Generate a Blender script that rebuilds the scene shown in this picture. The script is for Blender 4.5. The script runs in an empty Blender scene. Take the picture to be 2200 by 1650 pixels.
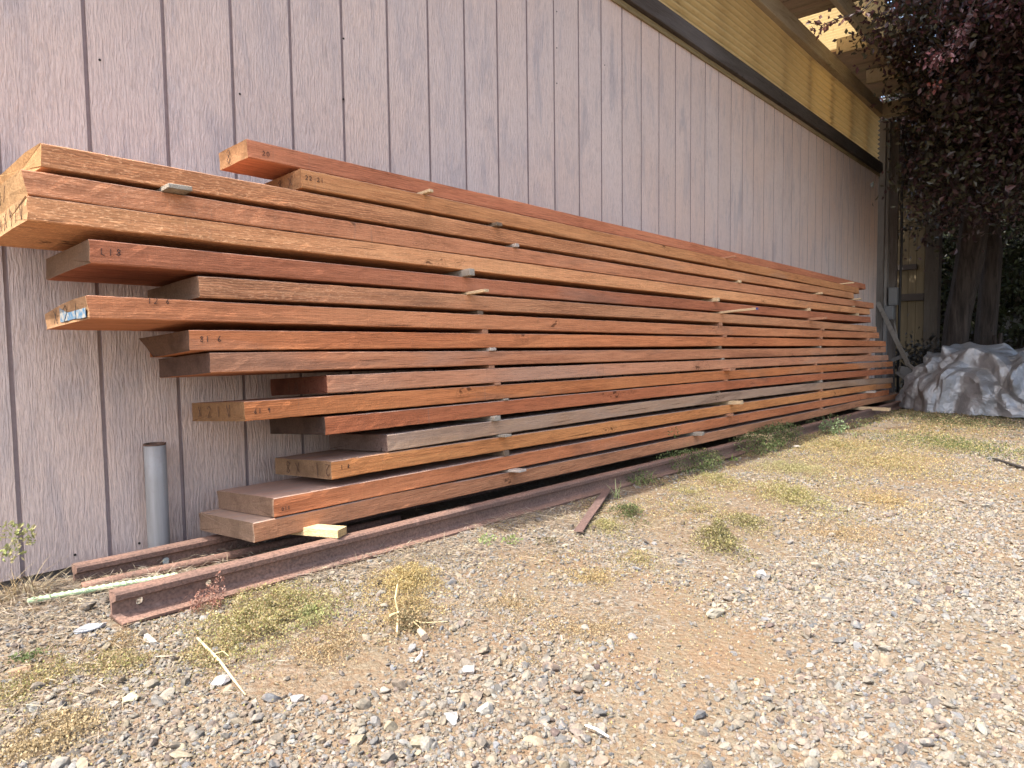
import bpy, bmesh, math, random
import numpy as np
from mathutils import Vector, Matrix, noise
R = math.radians
random.seed(7); RS = np.random.RandomState(11)
scene = bpy.context.scene
col = scene.collection

# ------------------------------------------------------------------ camera
FPX = 1502.3                                    # focal length in pixels of the 2200 px wide photograph
C0 = np.array([0.0, -2.0695, 0.5789])
FW = np.array([0.7561377, 0.65129141, -0.06383794])
RT = np.array([0.65197196, -0.7581419, -0.01238656])
UP = np.array([0.05646548, 0.0322546, 0.99788341])
cd = bpy.data.cameras.new('camera'); cam = bpy.data.objects.new('camera', cd); col.objects.link(cam)
cd.sensor_width = 36; cd.lens = 36 * FPX / 2200; cd.clip_start = .02; cd.clip_end = 600
cam.matrix_world = Matrix(((RT[0], UP[0], -FW[0], C0[0]), (RT[1], UP[1], -FW[1], C0[1]), (RT[2], UP[2], -FW[2], C0[2]), (0, 0, 0, 1)))
cd.dof.use_dof = True; cd.dof.focus_distance = 2.3; cd.dof.aperture_fstop = 16
scene.camera = cam

# ------------------------------------------------------------------ light
SUN_K, SUN_A = 0.045, 0.577                     # per metre of height: drift towards -Y, drift towards +X
SUN_EL = math.atan2(1, math.hypot(SUN_K, SUN_A))
w = bpy.data.worlds.new('World'); scene.world = w; w.use_nodes = True
nt = w.node_tree; nt.nodes.clear()
sky = nt.nodes.new('ShaderNodeTexSky'); sky.sky_type = 'NISHITA'; sky.sun_disc = False
sky.sun_elevation = SUN_EL; sky.sun_rotation = math.atan2(-SUN_A, SUN_K); sky.air_density = 1.0; sky.dust_density = 3.5; sky.ozone_density = .3
bg = nt.nodes.new('ShaderNodeBackground'); bg.inputs[1].default_value = 0.15
ow = nt.nodes.new('ShaderNodeOutputWorld'); nt.links.new(sky.outputs[0], bg.inputs[0]); nt.links.new(bg.outputs[0], ow.inputs[0])
sl = bpy.data.lights.new('sun', 'SUN'); sl.energy = 2.7; sl.angle = R(.53); sl.color = (1, .955, .88)
sun = bpy.data.objects.new('sun', sl); col.objects.link(sun)
sun.rotation_euler = Vector((SUN_A, -SUN_K, -1)).to_track_quat('-Z', 'Y').to_euler(); sun.location = (0, 0, 10)
scene.view_settings.view_transform = 'Standard'; scene.view_settings.look = 'None'
scene.view_settings.gamma = 1; scene.view_settings.exposure = 1.84
scene.render.engine = 'CYCLES'

# ------------------------------------------------------------------ helpers
def ray(px, py): return FW + RT * (px - 1100) / FPX - UP * (py - 825) / FPX
def at(px, py, ax, v):                          # where the line of sight meets the plane axis=v
    d = ray(px, py); t = (v - C0[ax]) / d[ax]; return C0 + t * d
def zg(x, y=0):                                 # the yard falls gently away
    x = np.asarray(x, float)
    return np.interp(x, [-2, .5, 1.93, 3.2, 5.7, 8.3, 12, 30], [0, -.002, -.033, -.06, -.108, -.14, -.17, -.2])
def gat(px, py):                                # point on the ground seen at a pixel
    d = ray(px, py); t = -C0[2] / d[2]
    for _ in range(20):
        P = C0 + t * d; t = (float(zg(P[0])) - C0[2]) / d[2]
    return C0 + t * d

def tag(o, label=None, cat=None, group=None, kind=None):
    if label: o['label'] = label
    if cat: o['category'] = cat
    if group: o['group'] = group
    if kind: o['kind'] = kind
    return o
def empty(name, loc=(0, 0, 0), **k):
    o = bpy.data.objects.new(name, None); o.empty_display_size = .05; o.location = loc; col.objects.link(o); return tag(o, **k)
def npmesh(name, V, F, mats, parent=None, mi=None, smooth=False, vcol=None, loc=None, **k):
    """V (n,3); F: (m,k) array or list of index lists; coordinates are world ones, loc moves the origin"""
    V = np.asarray(V, float)
    if loc is None: loc = V.mean(0) if parent is None else np.zeros(3)
    loc = np.asarray(loc, float)
    me = bpy.data.meshes.new(name)
    if isinstance(F, np.ndarray):
        m, q = F.shape
        me.vertices.add(len(V)); me.vertices.foreach_set('co', (V - loc).astype(np.float32).ravel())
        me.loops.add(m * q); me.loops.foreach_set('vertex_index', F.astype(np.int32).ravel())
        me.polygons.add(m); me.polygons.foreach_set('loop_start', np.arange(0, m * q, q, dtype=np.int32))
        me.polygons.foreach_set('loop_total', np.full(m, q, np.int32))
        me.update(calc_edges=True)
    else:
        me.from_pydata([tuple(v) for v in (V - loc)], [], [list(f) for f in F]); me.update()
    if not isinstance(mats, (list, tuple)): mats = [mats]
    for m_ in mats: me.materials.append(m_)
    if mi is not None: me.polygons.foreach_set('material_index', np.asarray(mi, np.int32))
    me.polygons.foreach_set('use_smooth', np.full(len(me.polygons), bool(smooth)))
    if vcol is not None:
        a = me.color_attributes.new('col', 'FLOAT_COLOR', 'POINT')
        a.data.foreach_set('color', np.hstack([vcol, np.ones((len(vcol), 1))]).astype(np.float32).ravel())
    o = bpy.data.objects.new(name, me); o.location = loc; col.objects.link(o)
    if parent is not None:
        o.parent = parent
        o.location = loc - np.array(parent.location)
    return tag(o, **k)
class MB:
    def __init__(s): s.V = []; s.F = []
    def add(s, V, F):
        n = len(s.V); s.V += [tuple(v) for v in V]; s.F += [[i + n for i in f] for f in F]
    def box(s, c, ux, uy, uz, b=0):             # centre and three half-axis vectors, optional chamfer
        c, ux, uy, uz = map(lambda a: np.asarray(a, float), (c, ux, uy, uz))
        if b:
            ls = [np.linalg.norm(a) for a in (ux, uy, uz)]; pts = []; f = [1 - b / l for l in ls]
            bm = bmesh.new(); bmesh.ops.create_cube(bm, size=2)
            for v in bm.verts: v.co = Vector([v.co[i] * ls[i] for i in range(3)])
            bmesh.ops.bevel(bm, geom=bm.edges[:], offset=b, segments=1, affect='EDGES')
            U = [a / l for a, l in zip((ux, uy, uz), ls)]
            bm.verts.index_update()
            s.add([c + U[0] * v.co[0] + U[1] * v.co[1] + U[2] * v.co[2] for v in bm.verts], [[v.index for v in fc.verts] for fc in bm.faces]); bm.free(); return
        P = [c + i * ux + j * uy + k * uz for i in (-1, 1) for j in (-1, 1) for k in (-1, 1)]
        s.add(P, [[0, 1, 3, 2], [4, 6, 7, 5], [0, 4, 5, 1], [2, 3, 7, 6], [0, 2, 6, 4], [1, 5, 7, 3]])
    def abox(s, x0, x1, y0, y1, z0, z1, b=0):
        s.box(((x0 + x1) / 2, (y0 + y1) / 2, (z0 + z1) / 2), ((x1 - x0) / 2, 0, 0), (0, (y1 - y0) / 2, 0), (0, 0, (z1 - z0) / 2), b)
    def tube(s, pts, rad, n=8, caps=True):
        pts = [np.asarray(p, float) for p in pts]; rr = rad if hasattr(rad, '__len__') else [rad] * len(pts)
        V = []; F = []; prev = None
        for i, p in enumerate(pts):
            d = pts[min(i + 1, len(pts) - 1)] - pts[max(i - 1, 0)]; d /= (np.linalg.norm(d) + 1e-9)
            a = np.cross(d, (0, 0, 1)) if prev is None else prev - d * np.dot(prev, d)
            if np.linalg.norm(a) < 1e-4: a = np.cross(d, (1, 0, 0))
            a /= np.linalg.norm(a); prev = a; b = np.cross(d, a)
            V += [p + rr[i] * (math.cos(t) * a + math.sin(t) * b) for t in np.linspace(0, 2 * math.pi, n, endpoint=False)]
        for i in range(len(pts) - 1):
            for j in range(n):
                F.append([i * n + j, i * n + (j + 1) % n, (i + 1) * n + (j + 1) % n, (i + 1) * n + j])
        if caps: F += [list(range(n))[::-1], [(len(pts) - 1) * n + j for j in range(n)]]
        s.add(V, F)
    def build(s, name, mat, parent=None, **k): return npmesh(name, s.V, s.F, mat, parent, **k)

# ------------------------------------------------------------------ node helpers
class NT:
    def __init__(s, name):
        s.m = bpy.data.materials.new(name); s.m.use_nodes = True; s.t = s.m.node_tree; s.t.nodes.clear()
        s.out = s.t.nodes.new('ShaderNodeOutputMaterial'); s.bsdf = s.t.nodes.new('ShaderNodeBsdfPrincipled')
        s.t.links.new(s.bsdf.outputs[0], s.out.inputs[0])
    def n(s, t, **k):
        x = s.t.nodes.new(t)
        for a, b in k.items(): setattr(x, a, b)
        return x
    def l(s, a, b):
        if isinstance(a, (int, float)): b.default_value = a
        elif isinstance(a, tuple): b.default_value = a + (1,) if len(a) == 3 and b.type == 'RGBA' else a
        else: s.t.links.new(a, b)
    def coord(s, scale=(1, 1, 1), off=(0, 0, 0), kind='Object'):
        c = s.n('ShaderNodeTexCoord'); m = s.n('ShaderNodeMapping'); m.inputs['Scale'].default_value = scale; m.inputs['Location'].default_value = off
        s.l(c.outputs[kind], m.inputs[0]); return m.outputs[0]
    def noise(s, scale=1, vec=None, detail=4, rough=.55, dist=0, out='Fac'):
        x = s.n('ShaderNodeTexNoise'); x.inputs['Scale'].default_value = scale; x.inputs['Detail'].default_value = detail
        x.inputs['Roughness'].default_value = rough; x.inputs['Distortion'].default_value = dist
        if vec is not None: s.l(vec, x.inputs['Vector'])
        return x.outputs[out]
    def ramp(s, f, stops, interp='LINEAR'):
        x = s.n('ShaderNodeValToRGB'); e = x.color_ramp.elements; x.color_ramp.interpolation = interp
        while len(e) < len(stops): e.new(.5)
        for i, (p, c) in enumerate(stops): e[i].position = p; e[i].color = (c, c, c, 1) if isinstance(c, (int, float)) else tuple(c) + (1,)
        s.l(f, x.inputs[0]); return x.outputs[0]
    def mix(s, f, a, b, mode='MIX'):
        x = s.n('ShaderNodeMix', data_type='RGBA', blend_type=mode); s.l(f, x.inputs[0]); s.l(a, x.inputs[6]); s.l(b, x.inputs[7]); return x.outputs[2]
    def math(s, op, a, b=0, c=0):
        x = s.n('ShaderNodeMath', operation=op); s.l(a, x.inputs[0]); s.l(b, x.inputs[1]); s.l(c, x.inputs[2]); return x.outputs[0]
    def bump(s, h, strength=.5, dist=.01, normal=None):
        x = s.n('ShaderNodeBump'); x.inputs['Strength'].default_value = strength; x.inputs['Distance'].default_value = dist
        s.l(h, x.inputs['Height'])
        if normal is not None: s.l(normal, x.inputs['Normal'])
        return x.outputs[0]
    def fin(s, c, rough=.8, normal=None, spec=.3, metal=0):
        s.l(c, s.bsdf.inputs['Base Color']); s.l(rough, s.bsdf.inputs['Roughness']); s.bsdf.inputs['Specular IOR Level'].default_value = spec
        s.bsdf.inputs['Metallic'].default_value = metal
        if normal is not None: s.l(normal, s.bsdf.inputs['Normal'])
        return s.m

def scl(c, f): return tuple(min(1, a * f) for a in c)
def wood(name, base, gray=0.0, seed=0, figure=.5, fuzz=.3, axis=0, graycol=(.28, .195, .145), dusty=0):
    """rough sawn board: stretched grain, wandering figure, saw strokes, weather stains"""
    n = NT(name); S = lambda l, t: tuple(l if i == axis else t for i in range(3)); off = (seed * 3.17, seed * 1.31, seed * 2.7)
    fine = n.noise(1, n.coord(S(11, 330), off), 5, .7)
    mid = n.noise(1, n.coord(S(3.2, 70), off), 5, .65, .6)
    wv = n.n('ShaderNodeTexWave', wave_type='BANDS', bands_direction='Z' if axis != 2 else 'Y'); wv.inputs['Scale'].default_value = 50
    wv.inputs['Distortion'].default_value = 9; wv.inputs['Detail'].default_value = 3; wv.inputs['Detail Scale'].default_value = .9
    n.l(n.coord(S(.30, 1), off), wv.inputs['Vector'])
    fig_mask = n.ramp(n.noise(.9, n.coord(S(1, 3), off), 2), [(.42, 0), (.62, 1)])
    saw = n.noise(1, n.coord(S(330, 14), off), 3, .6)
    sawm = n.ramp(n.noise(1, n.coord(S(1.4, 6), (seed * 1.7, 5, 2)), 2), [(.4, 0), (.65, 1)])
    blotch = n.noise(1, n.coord(S(1.1, 9), (seed * 4.1, seed, 1)), 5, .6, .8)
    big = n.noise(.55, n.coord(S(1, 2.5), (seed, seed * 2.1, 0)), 3)
    dark = scl(base, .50)
    c = n.mix(n.ramp(fine, [(.34, 1), (.56, 0)]), base, dark)
    c = n.mix(n.math('MULTIPLY', n.math('MULTIPLY', wv.outputs['Fac'], fig_mask), figure), c, scl(base, .45))
    c = n.mix(n.math('MULTIPLY', n.ramp(mid, [(.5, 0), (.72, 1)]), .6), c, scl((base[0] * 1.3, base[1] * 1.45, base[2] * 1.45), 1))
    c = n.mix(n.math('MULTIPLY', n.math('MULTIPLY', saw, sawm), .55), c, scl((base[0], base[1] * 1.2, base[2] * 1.25), 1.35))
    g = n.ramp(n.math('ADD', n.math('MULTIPLY', big, .6), n.math('MULTIPLY', blotch, .4)), [(.575 - .25 * gray, 0), (.66 - .2 * gray, .9)])
    c = n.mix(n.math('MULTIPLY', g, .35 + .6 * gray), c, n.mix(fine, graycol, scl(graycol, 1.7)))
    c = n.mix(n.math('MULTIPLY', n.ramp(blotch, [(.58, 0), (.70, 1)]), .6), c, scl(base, .33))
    fib = n.noise(1, n.coord(S(75, 340), off), 2, .6)
    kv = n.n('ShaderNodeTexVoronoi'); kv.inputs['Scale'].default_value = 1; kv.inputs['Randomness'].default_value = 1
    warp = n.n('ShaderNodeVectorMath', operation='ADD'); n.l(n.coord(S(1.5, 7), (seed * 2.3, seed * 1.1, seed)), warp.inputs[0]); n.l(n.noise(9, n.coord(S(1, 2), off), 3, .6, 0, 'Color'), warp.inputs[1]); n.l(warp.outputs[0], kv.inputs['Vector'])
    c = n.mix(n.ramp(kv.outputs['Distance'], [(.045, .9), (.085, 0)]), c, scl(base, .22))
    c = n.mix(n.ramp(kv.outputs['Distance'], [(.10, .0), (.13, .35), (.16, 0)]), c, scl(base, .35))
    chk = n.noise(1, n.coord(S(2.2, 150), (seed, 3, seed * 5)), 2, .5)
    c = n.mix(n.ramp(chk, [(.70, 0), (.74, .85)]), c, scl(base, .15))
    c = n.mix(n.math('MULTIPLY', n.ramp(n.noise(1, n.coord(S(34, 3), (seed * 9, 1, 1)), 4, .7), [(.60, 0), (.68, 1)]), n.ramp(big, [(.45, 0), (.6, .45)])), c, scl(graycol, .7))
    sxx = n.n('ShaderNodeSeparateXYZ'); cxx = n.n('ShaderNodeTexCoord'); n.l(cxx.outputs['Object'], sxx.inputs[0])
    c = n.mix(n.math('MULTIPLY', n.math('MULTIPLY', n.ramp(fib, [(.56, 0), (.64, 1)]), n.ramp(sxx.outputs[0], [(.25, 1), (.95, .3)])), fuzz), c, scl((base[0] * 1.45, base[1] * 1.8, base[2] * 2.0), 1))  # sunlit fibre highlights put into the colour, strongest near the left end
    if dusty:
        ge = n.n('ShaderNodeNewGeometry'); sz = n.n('ShaderNodeSeparateXYZ'); n.l(ge.outputs['True Normal'], sz.inputs[0])
        c = n.mix(n.math('MULTIPLY', n.ramp(sz.outputs[2], [(.6, 0), (.8, 1)]), n.ramp(mid, [(.3, dusty), (.75, dusty * .6)])), c, (.31, .255, .215))
    h = n.math('ADD', n.math('MULTIPLY', fine, .5), n.math('ADD', n.math('MULTIPLY', saw, .25), n.math('MULTIPLY', fib, .5)))
    return n.fin(c, .85, n.bump(h, .9, .004), .15)
def endgrain(name, base, seed=0, ring=.55):
    n = NT(name)
    v = n.coord((.1, 1, 1), (0, .15 + .11 * math.sin(seed * 3), -.02 * (seed % 5) - .02))
    wv = n.n('ShaderNodeTexWave', wave_type='RINGS', rings_direction='X'); wv.inputs['Scale'].default_value = 95; wv.inputs['Distortion'].default_value = 2.5
    wv.inputs['Detail'].default_value = 3; wv.inputs['Detail Scale'].default_value = .25; n.l(v, wv.inputs['Vector'])
    f = n.noise(220, n.coord(), 3); b = n.noise(14, n.coord((1, 1, 1), (seed, 0, 0)), 4)
    c = n.mix(n.math('MULTIPLY', wv.outputs['Fac'], ring * .55), base, scl(base, .5))
    c = n.mix(n.ramp(f, [(.38, .5), (.6, 0)]), c, scl(base, .45)); c = n.mix(n.ramp(b, [(.48, 0), (.66, .7)]), c, scl(base, .45))
    sw = n.noise(1, n.coord((1, 420, 25), (seed, 0, 0)), 3, .6); ck = n.noise(1, n.coord((1, 60, 12), (seed * 3, 2, 0)), 4, .6, 1.2)
    c = n.mix(n.ramp(sw, [(.36, .45), (.52, 0)]), c, scl(base, .5)); c = n.mix(n.ramp(ck, [(.68, 0), (.72, .9)]), c, scl(base, .15))
    return n.fin(c, .9, n.bump(n.math('ADD', f, sw), .6, .003), .1)
def flat(name, c, rough=.7, metal=0, spec=.3, nz=30, amt=.3, bmp=.2):
    n = NT(name); f = n.noise(nz, n.coord(), 5)
    return n.fin(n.mix(n.math('MULTIPLY', f, amt), c, scl(c, .4)), rough, n.bump(f, bmp, .004), spec, metal)
def rust(name, base=(.175, .108, .085)):
    n = NT(name); a = n.noise(9, n.coord((.5, 1, 1)), 6, .65); b = n.noise(160, n.coord(), 4, .6); d = n.noise(35, n.coord(), 3)
    c = n.mix(n.ramp(a, [(.38, 0), (.62, 1)]), base, (base[0] * 1.45, base[1] * 1.35, base[2] * 1.25))
    c = n.mix(n.ramp(b, [(.35, .7), (.6, 0)]), c, scl(base, .45)); c = n.mix(n.ramp(d, [(.63, 0), (.75, .6)]), c, (.36, .22, .17))
    return n.fin(c, .75, n.bump(n.math('ADD', b, d), .5, .003), .35)
def leafmat(name, rough=.45, trans=.25, spec=.5, k=1.0):
    n = NT(name); a = n.n('ShaderNodeVertexColor'); a.layer_name = 'col'; cc = n.mix(1, a.outputs[0], (k, k, k), 'MULTIPLY')
    n.fin(cc, rough, None, spec)
    tr = n.n('ShaderNodeBsdfTranslucent'); mx = n.n('ShaderNodeMixShader'); mx.inputs[0].default_value = trans
    n.l(cc, tr.inputs[0]); n.l(n.bsdf.outputs[0], mx.inputs[1]); n.l(tr.outputs[0], mx.inputs[2]); n.l(mx.outputs[0], n.out.inputs[0])
    return n.m

# ------------------------------------------------------------------ the ground
def ground_mat():
    n = NT('dirt_and_grit'); v = n.coord()
    a = n.noise(1.3, v, 6, .6); f = n.noise(55, v, 8, .72); m = n.noise(9, v, 5, .6)
    c = n.mix(n.ramp(a, [(.4, 0), (.6, 1)]), (.185, .135, .085), (.19, .158, .108))
    c = n.mix(n.ramp(m, [(.45, 0), (.7, .8)]), c, (.215, .135, .078))
    vo = n.n('ShaderNodeTexVoronoi'); vo.inputs['Scale'].default_value = 95; n.l(v, vo.inputs['Vector'])
    vo2 = n.n('ShaderNodeTexVoronoi'); vo2.inputs['Scale'].default_value = 300; n.l(v, vo2.inputs['Vector'])
    peb = n.ramp(vo.outputs['Color'], [(.2, (.10, .087, .07)), (.5, (.185, .163, .132)), (.85, (.245, .225, .187))])
    c = n.mix(n.ramp(n.noise(3, v, 4), [(.42, .2), (.6, .75)]), c, peb)
    c = n.mix(n.ramp(vo.outputs['Distance'], [(.5, 0), (.8, .55)]), c, (.16, .10, .06))
    c = n.mix(n.ramp(f, [(.35, .65), (.55, 0)]), c, (.17, .105, .06))
    h = n.math('SUBTRACT', n.math('MULTIPLY', f, .6), n.math('ADD', n.math('MULTIPLY', vo.outputs['Distance'], .8), n.math('MULTIPLY', vo2.outputs['Distance'], .35)))
    return n.fin(c, .95, n.bump(h, .8, .006), .1)
def gaxis(a, b, fine, far):
    m = np.arange(a, b + 1e-6, fine); k = np.geomspace(.3, far, 26)
    return np.concatenate([a - k[::-1], m, b + k])
gx = gaxis(-.5, 9.0, .035, 260); gy = gaxis(-3.2, .35, .035, 260)
GX, GY = np.meshgrid(gx, gy, indexing='ij')
def gnoise(x, y):
    return np.array([noise.fractal(Vector((a * 1.3, b * 1.3, 3)), .8, 2.1, 4) for a, b in zip(x, y)]) * .007
inside = (GX.ravel() > -3) & (GX.ravel() < 12) & (GY.ravel() > -6) & (GY.ravel() < 2)
GZ = zg(GX.ravel()).copy(); GZ[inside] += gnoise(GX.ravel()[inside], GY.ravel()[inside]); GZ -= .045 * np.clip((GY.ravel() + .13) / .10, 0, 1)
ni, nj = GX.shape; idx = np.arange(ni * nj).reshape(ni, nj)
GF = np.stack([idx[:-1, :-1], idx[1:, :-1], idx[1:, 1:], idx[:-1, 1:]], -1).reshape(-1, 4)
npmesh('ground', np.stack([GX.ravel(), GY.ravel(), GZ], 1), GF, ground_mat(), smooth=True, loc=(0, 0, 0), kind='structure')
GSURF = GZ.reshape(ni, nj)
def gz(x, y):                                   # height of the modelled ground
    x = np.atleast_1d(x).astype(float); y = np.atleast_1d(y).astype(float)
    i = np.clip(np.searchsorted(gx, x) - 1, 0, ni - 2); j = np.clip(np.searchsorted(gy, y) - 1, 0, nj - 2)
    u = (x - gx[i]) / (gx[i + 1] - gx[i]); v = (y - gy[j]) / (gy[j + 1] - gy[j])
    return (1 - u) * (1 - v) * GSURF[i, j] + u * (1 - v) * GSURF[i + 1, j] + (1 - u) * v * GSURF[i, j + 1] + u * v * GSURF[i + 1, j + 1]
def gpt(px, py): P = gat(px, py); P[2] = gz(P[0], P[1])[0]; return P

# ------------------------------------------------------------------ the building: one thing with its parts
X0, X1 = -.25, 8.76
GR0, GSP = .706, .2032
shed = empty('shed', (X1, 0, 0), label='long shed with pinkish weathered grooved wall and yellow corrugated band under its eave', cat='building')
def siding_mat():
    n = NT('weathered_siding_paint')
    g1 = n.noise(1, n.coord((520, 60, 26)), 3, .6); g2 = n.noise(1, n.coord((150, 20, 7)), 5, .7, .8)
    wv = n.n('ShaderNodeTexWave', wave_type='BANDS', bands_direction='X'); wv.inputs['Scale'].default_value = 22
    wv.inputs['Distortion'].default_value = 14; wv.inputs['Detail'].default_value = 4; wv.inputs['Detail Scale'].default_value = 1.6
    n.l(n.coord((1, 1, .3)), wv.inputs['Vector'])
    st = n.noise(1, n.coord((11, 5, 2.4), (3, 0, 0)), 8, .72, .6); big = n.noise(1, n.coord((.8, 1, .9), (9, 0, 2)), 3); st2 = n.noise(1, n.coord((34, 8, 6), (1, 2, 7)), 6, .72, .5)
    c = n.mix(n.ramp(big, [(.38, 0), (.62, 1)]), (.76, .575, .475), (.72, .60, .545))
    sx = n.n('ShaderNodeSeparateXYZ'); cc = n.n('ShaderNodeTexCoord'); n.l(cc.outputs['Object'], sx.inputs[0])
    idn = n.math('FLOOR', n.math('DIVIDE', n.math('SUBTRACT', sx.outputs[0], GR0 - X1), GSP))
    wn = n.n('ShaderNodeTexWhiteNoise', noise_dimensions='1D'); n.l(idn, wn.inputs['W'])
    c = n.mix(n.math('MULTIPLY', wn.outputs['Value'], .35), c, (.63, .50, .445))
    m = n.math('MULTIPLY', n.ramp(st, [(.50, 0), (.66, 1)]), n.ramp(big, [(.32, .1), (.6, .75)]))
    c = n.mix(n.math('MULTIPLY', m, .8), c, (.34, .315, .34))
    c = n.mix(n.math('MULTIPLY', n.ramp(st2, [(.58, 0), (.70, 1)]), n.ramp(n.noise(.9, n.coord((1, 1, 1), (4, 4, 4)), 2), [(.4, .1), (.6, .65)])), c, (.30, .225, .205))
    c = n.mix(n.ramp(st, [(.24, .5), (.4, 0)]), c, (.74, .56, .50))
    c = n.mix(n.math('MULTIPLY', n.ramp(g1, [(.36, 1), (.5, 0)]), .42), c, (.34, .25, .23))
    c = n.mix(n.math('MULTIPLY', n.ramp(g2, [(.36, 1), (.5, 0)]), .22), c, (.34, .26, .25))
    c = n.mix(n.math('MULTIPLY', n.ramp(wv.outputs['Fac'], [(.0, 1), (.2, 0)]), .12), c, (.30, .22, .22))
    h = n.math('ADD', n.math('MULTIPLY', g1, .8), n.math('ADD', n.math('MULTIPLY', g2, 1.0), n.math('MULTIPLY', wv.outputs['Fac'], .25)))
    return n.fin(c, .75, n.bump(h, .9, .006), .35)
prof = [(X0, 0.)]
k = 0
while GR0 + k * GSP > X0 + .05: k -= 1
k += 1
while GR0 + k * GSP < X1 - .02:
    g = GR0 + k * GSP; prof += [(g - .0055, 0.), (g - .0045, .007), (g + .0045, .007), (g + .0055, 0.)]; k += 1
prof += [(X1, 0.), (X1, .016), (X0, .016)]
zb = lambda x: -.001 - .0088 * x                # bottom edge follows the slope of the slab
nP = len(prof); V = []; F = []
SMI = []
zl = [None] + list(np.linspace(.3, 2.3, 6)) + [2.40]
for z in zl: V += [(x, y, zb(x) if z is None else z) for x, y in prof]
for r_ in range(len(zl) - 1):
    for i in range(nP):
        j = (i + 1) % nP; F.append([r_ * nP + i, r_ * nP + j, (r_ + 1) * nP + j, (r_ + 1) * nP + i]); SMI.append(1 if i < nP - 3 and prof[i][1] + prof[j][1] > .001 else 0)
npmesh('siding', V, F, [siding_mat(), flat('groove_dark_tone', (.37, .285, .27), .9, nz=60, amt=.6)], shed, mi=SMI, loc=(X1, 0, 0))  # groove faces get a second, darker colour than the siding
b = MB(); b.abox(X0, X1 - .02, .02, .12, -.45, .3); b.build('foundation', flat('old_concrete', (.16, .14, .125), .95, nz=25), shed)
b = MB(); b.abox(X0 + .02, X1 - .02, .0185, .09, .32, 2.36); b.build('wall_core', flat('dark_framing', (.05, .04, .035), .9), shed)
# pale batten, dark board, corrugated translucent band, plate
RB = wood('roof_boards', (.24, .19, .13), .5, 22, .5, .05, 1)
TY = wood('weathered_tan_timber', (.44, .35, .24), .5, 21, .5, .05, graycol=(.30, .26, .21))
b = MB(); b.abox(X0, X1 + .01, -.012, .0, 2.352, 2.385, .002); b.build('batten', wood('ochre_batten', (.27, .205, .11), .3, 5, .3, .05), shed)
b = MB(); b.abox(X0, X1 + .01, -.04, .0, 2.387, 2.495, .003); b.build('trim_board', wood('dark_trim', (.085, .07, .062), .5, 9, .9, .0, graycol=(.12, .11, .11)), shed)
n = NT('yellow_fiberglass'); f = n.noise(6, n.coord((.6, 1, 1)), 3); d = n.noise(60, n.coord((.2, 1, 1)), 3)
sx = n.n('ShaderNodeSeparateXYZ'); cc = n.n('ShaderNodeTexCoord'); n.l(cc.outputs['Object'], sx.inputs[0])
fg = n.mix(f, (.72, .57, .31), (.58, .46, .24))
wz = n.math('SINE', n.math('MULTIPLY', n.math('ADD', sx.outputs[2], -2.497), 2 * math.pi / .050)); fg = n.mix(n.ramp(wz, [(.3, 0), (.9, .85)]), fg, (.24, .18, .085))  # valleys darkened in the colour: dirt, plus corrugation shade that flat light leaves weak
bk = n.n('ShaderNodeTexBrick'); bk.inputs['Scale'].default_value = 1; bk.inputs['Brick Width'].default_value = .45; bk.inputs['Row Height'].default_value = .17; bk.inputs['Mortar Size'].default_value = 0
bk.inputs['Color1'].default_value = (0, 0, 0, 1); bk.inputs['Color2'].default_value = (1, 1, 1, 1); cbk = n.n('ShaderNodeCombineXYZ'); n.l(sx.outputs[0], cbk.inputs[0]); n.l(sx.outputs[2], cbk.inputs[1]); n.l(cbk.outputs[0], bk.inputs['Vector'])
fg = n.mix(n.math('MULTIPLY', bk.outputs['Color'], .28), fg, (.56, .46, .26)); fg = n.mix(n.ramp(d, [(.5, 0), (.75, .5)]), fg, (.27, .19, .08)); n.fin(fg, .5, None, .4)  # brick-pattern tint imitates rectangular patches of light from behind the band
tr = n.n('ShaderNodeBsdfTranslucent'); mx = n.n('ShaderNodeMixShader'); mx.inputs[0].default_value = .4; n.l((.70, .52, .25), tr.inputs[0])
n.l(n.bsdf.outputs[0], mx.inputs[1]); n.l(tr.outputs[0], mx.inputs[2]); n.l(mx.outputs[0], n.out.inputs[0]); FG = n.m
V = []; F = []; zs = np.linspace(2.497, 3.0, 64); xs = np.linspace(X0, X1, 40)
for x in xs: V += [(x, .006 + .013 * math.sin((z - 2.497) / .050 * 2 * math.pi) + .004 * math.sin(x * 2.2), z) for z in zs]
for i in range(len(xs) - 1):
    for j in range(len(zs) - 1): F.append([i * 64 + j, (i + 1) * 64 + j, (i + 1) * 64 + j + 1, i * 64 + j + 1])
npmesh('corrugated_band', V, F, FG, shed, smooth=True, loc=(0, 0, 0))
for i, x in enumerate(np.arange(.35, X1, .61)):   # studs seen as shadows through the band
    b = MB(); b.abox(x - .02, x + .02, .03, .11, 2.40, 3.0); b.build('stud', TY, shed)
b = MB(); b.abox(X0, X1, -.045, .045, 3.002, 3.14, .004); b.build('plate_beam', TY, shed)
OV0 = -.3                                        # where the overhanging eave begins
b = MB(); b.abox(OV0, X1 + .1, -.36, -.315, 3.16, 3.30, .004); b.build('outer_beam', TY, shed)
for x in (1.4, 3.2, 5.05, 6.98, 8.0):
    b = MB(); b.abox(x - .022, x + .022, -.50, .35, 3.142, 3.158 + .10, .004) if x > 8.5 else b.abox(x - .022, x + .022, -.313, -.05, 3.15, 3.29, .004); b.build('blocking', TY, shed)
b = MB(); b.abox(8.66, 8.80, -.52, -.047, 2.985, 3.13, .004); b.build('end_beam', TY, shed)
for i, x in enumerate(np.arange(OV0 + .09, X1 + .2, .19)):
    if 6.3 < x < 7.3: continue
    b = MB(); b.abox(x - .0935, x + .0935, -.50 - .01 * random.random(), 3.6, 3.303, 3.325); b.build('roof_board', RB, shed)  # boards run on unseen behind the wall to block light from the band
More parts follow.
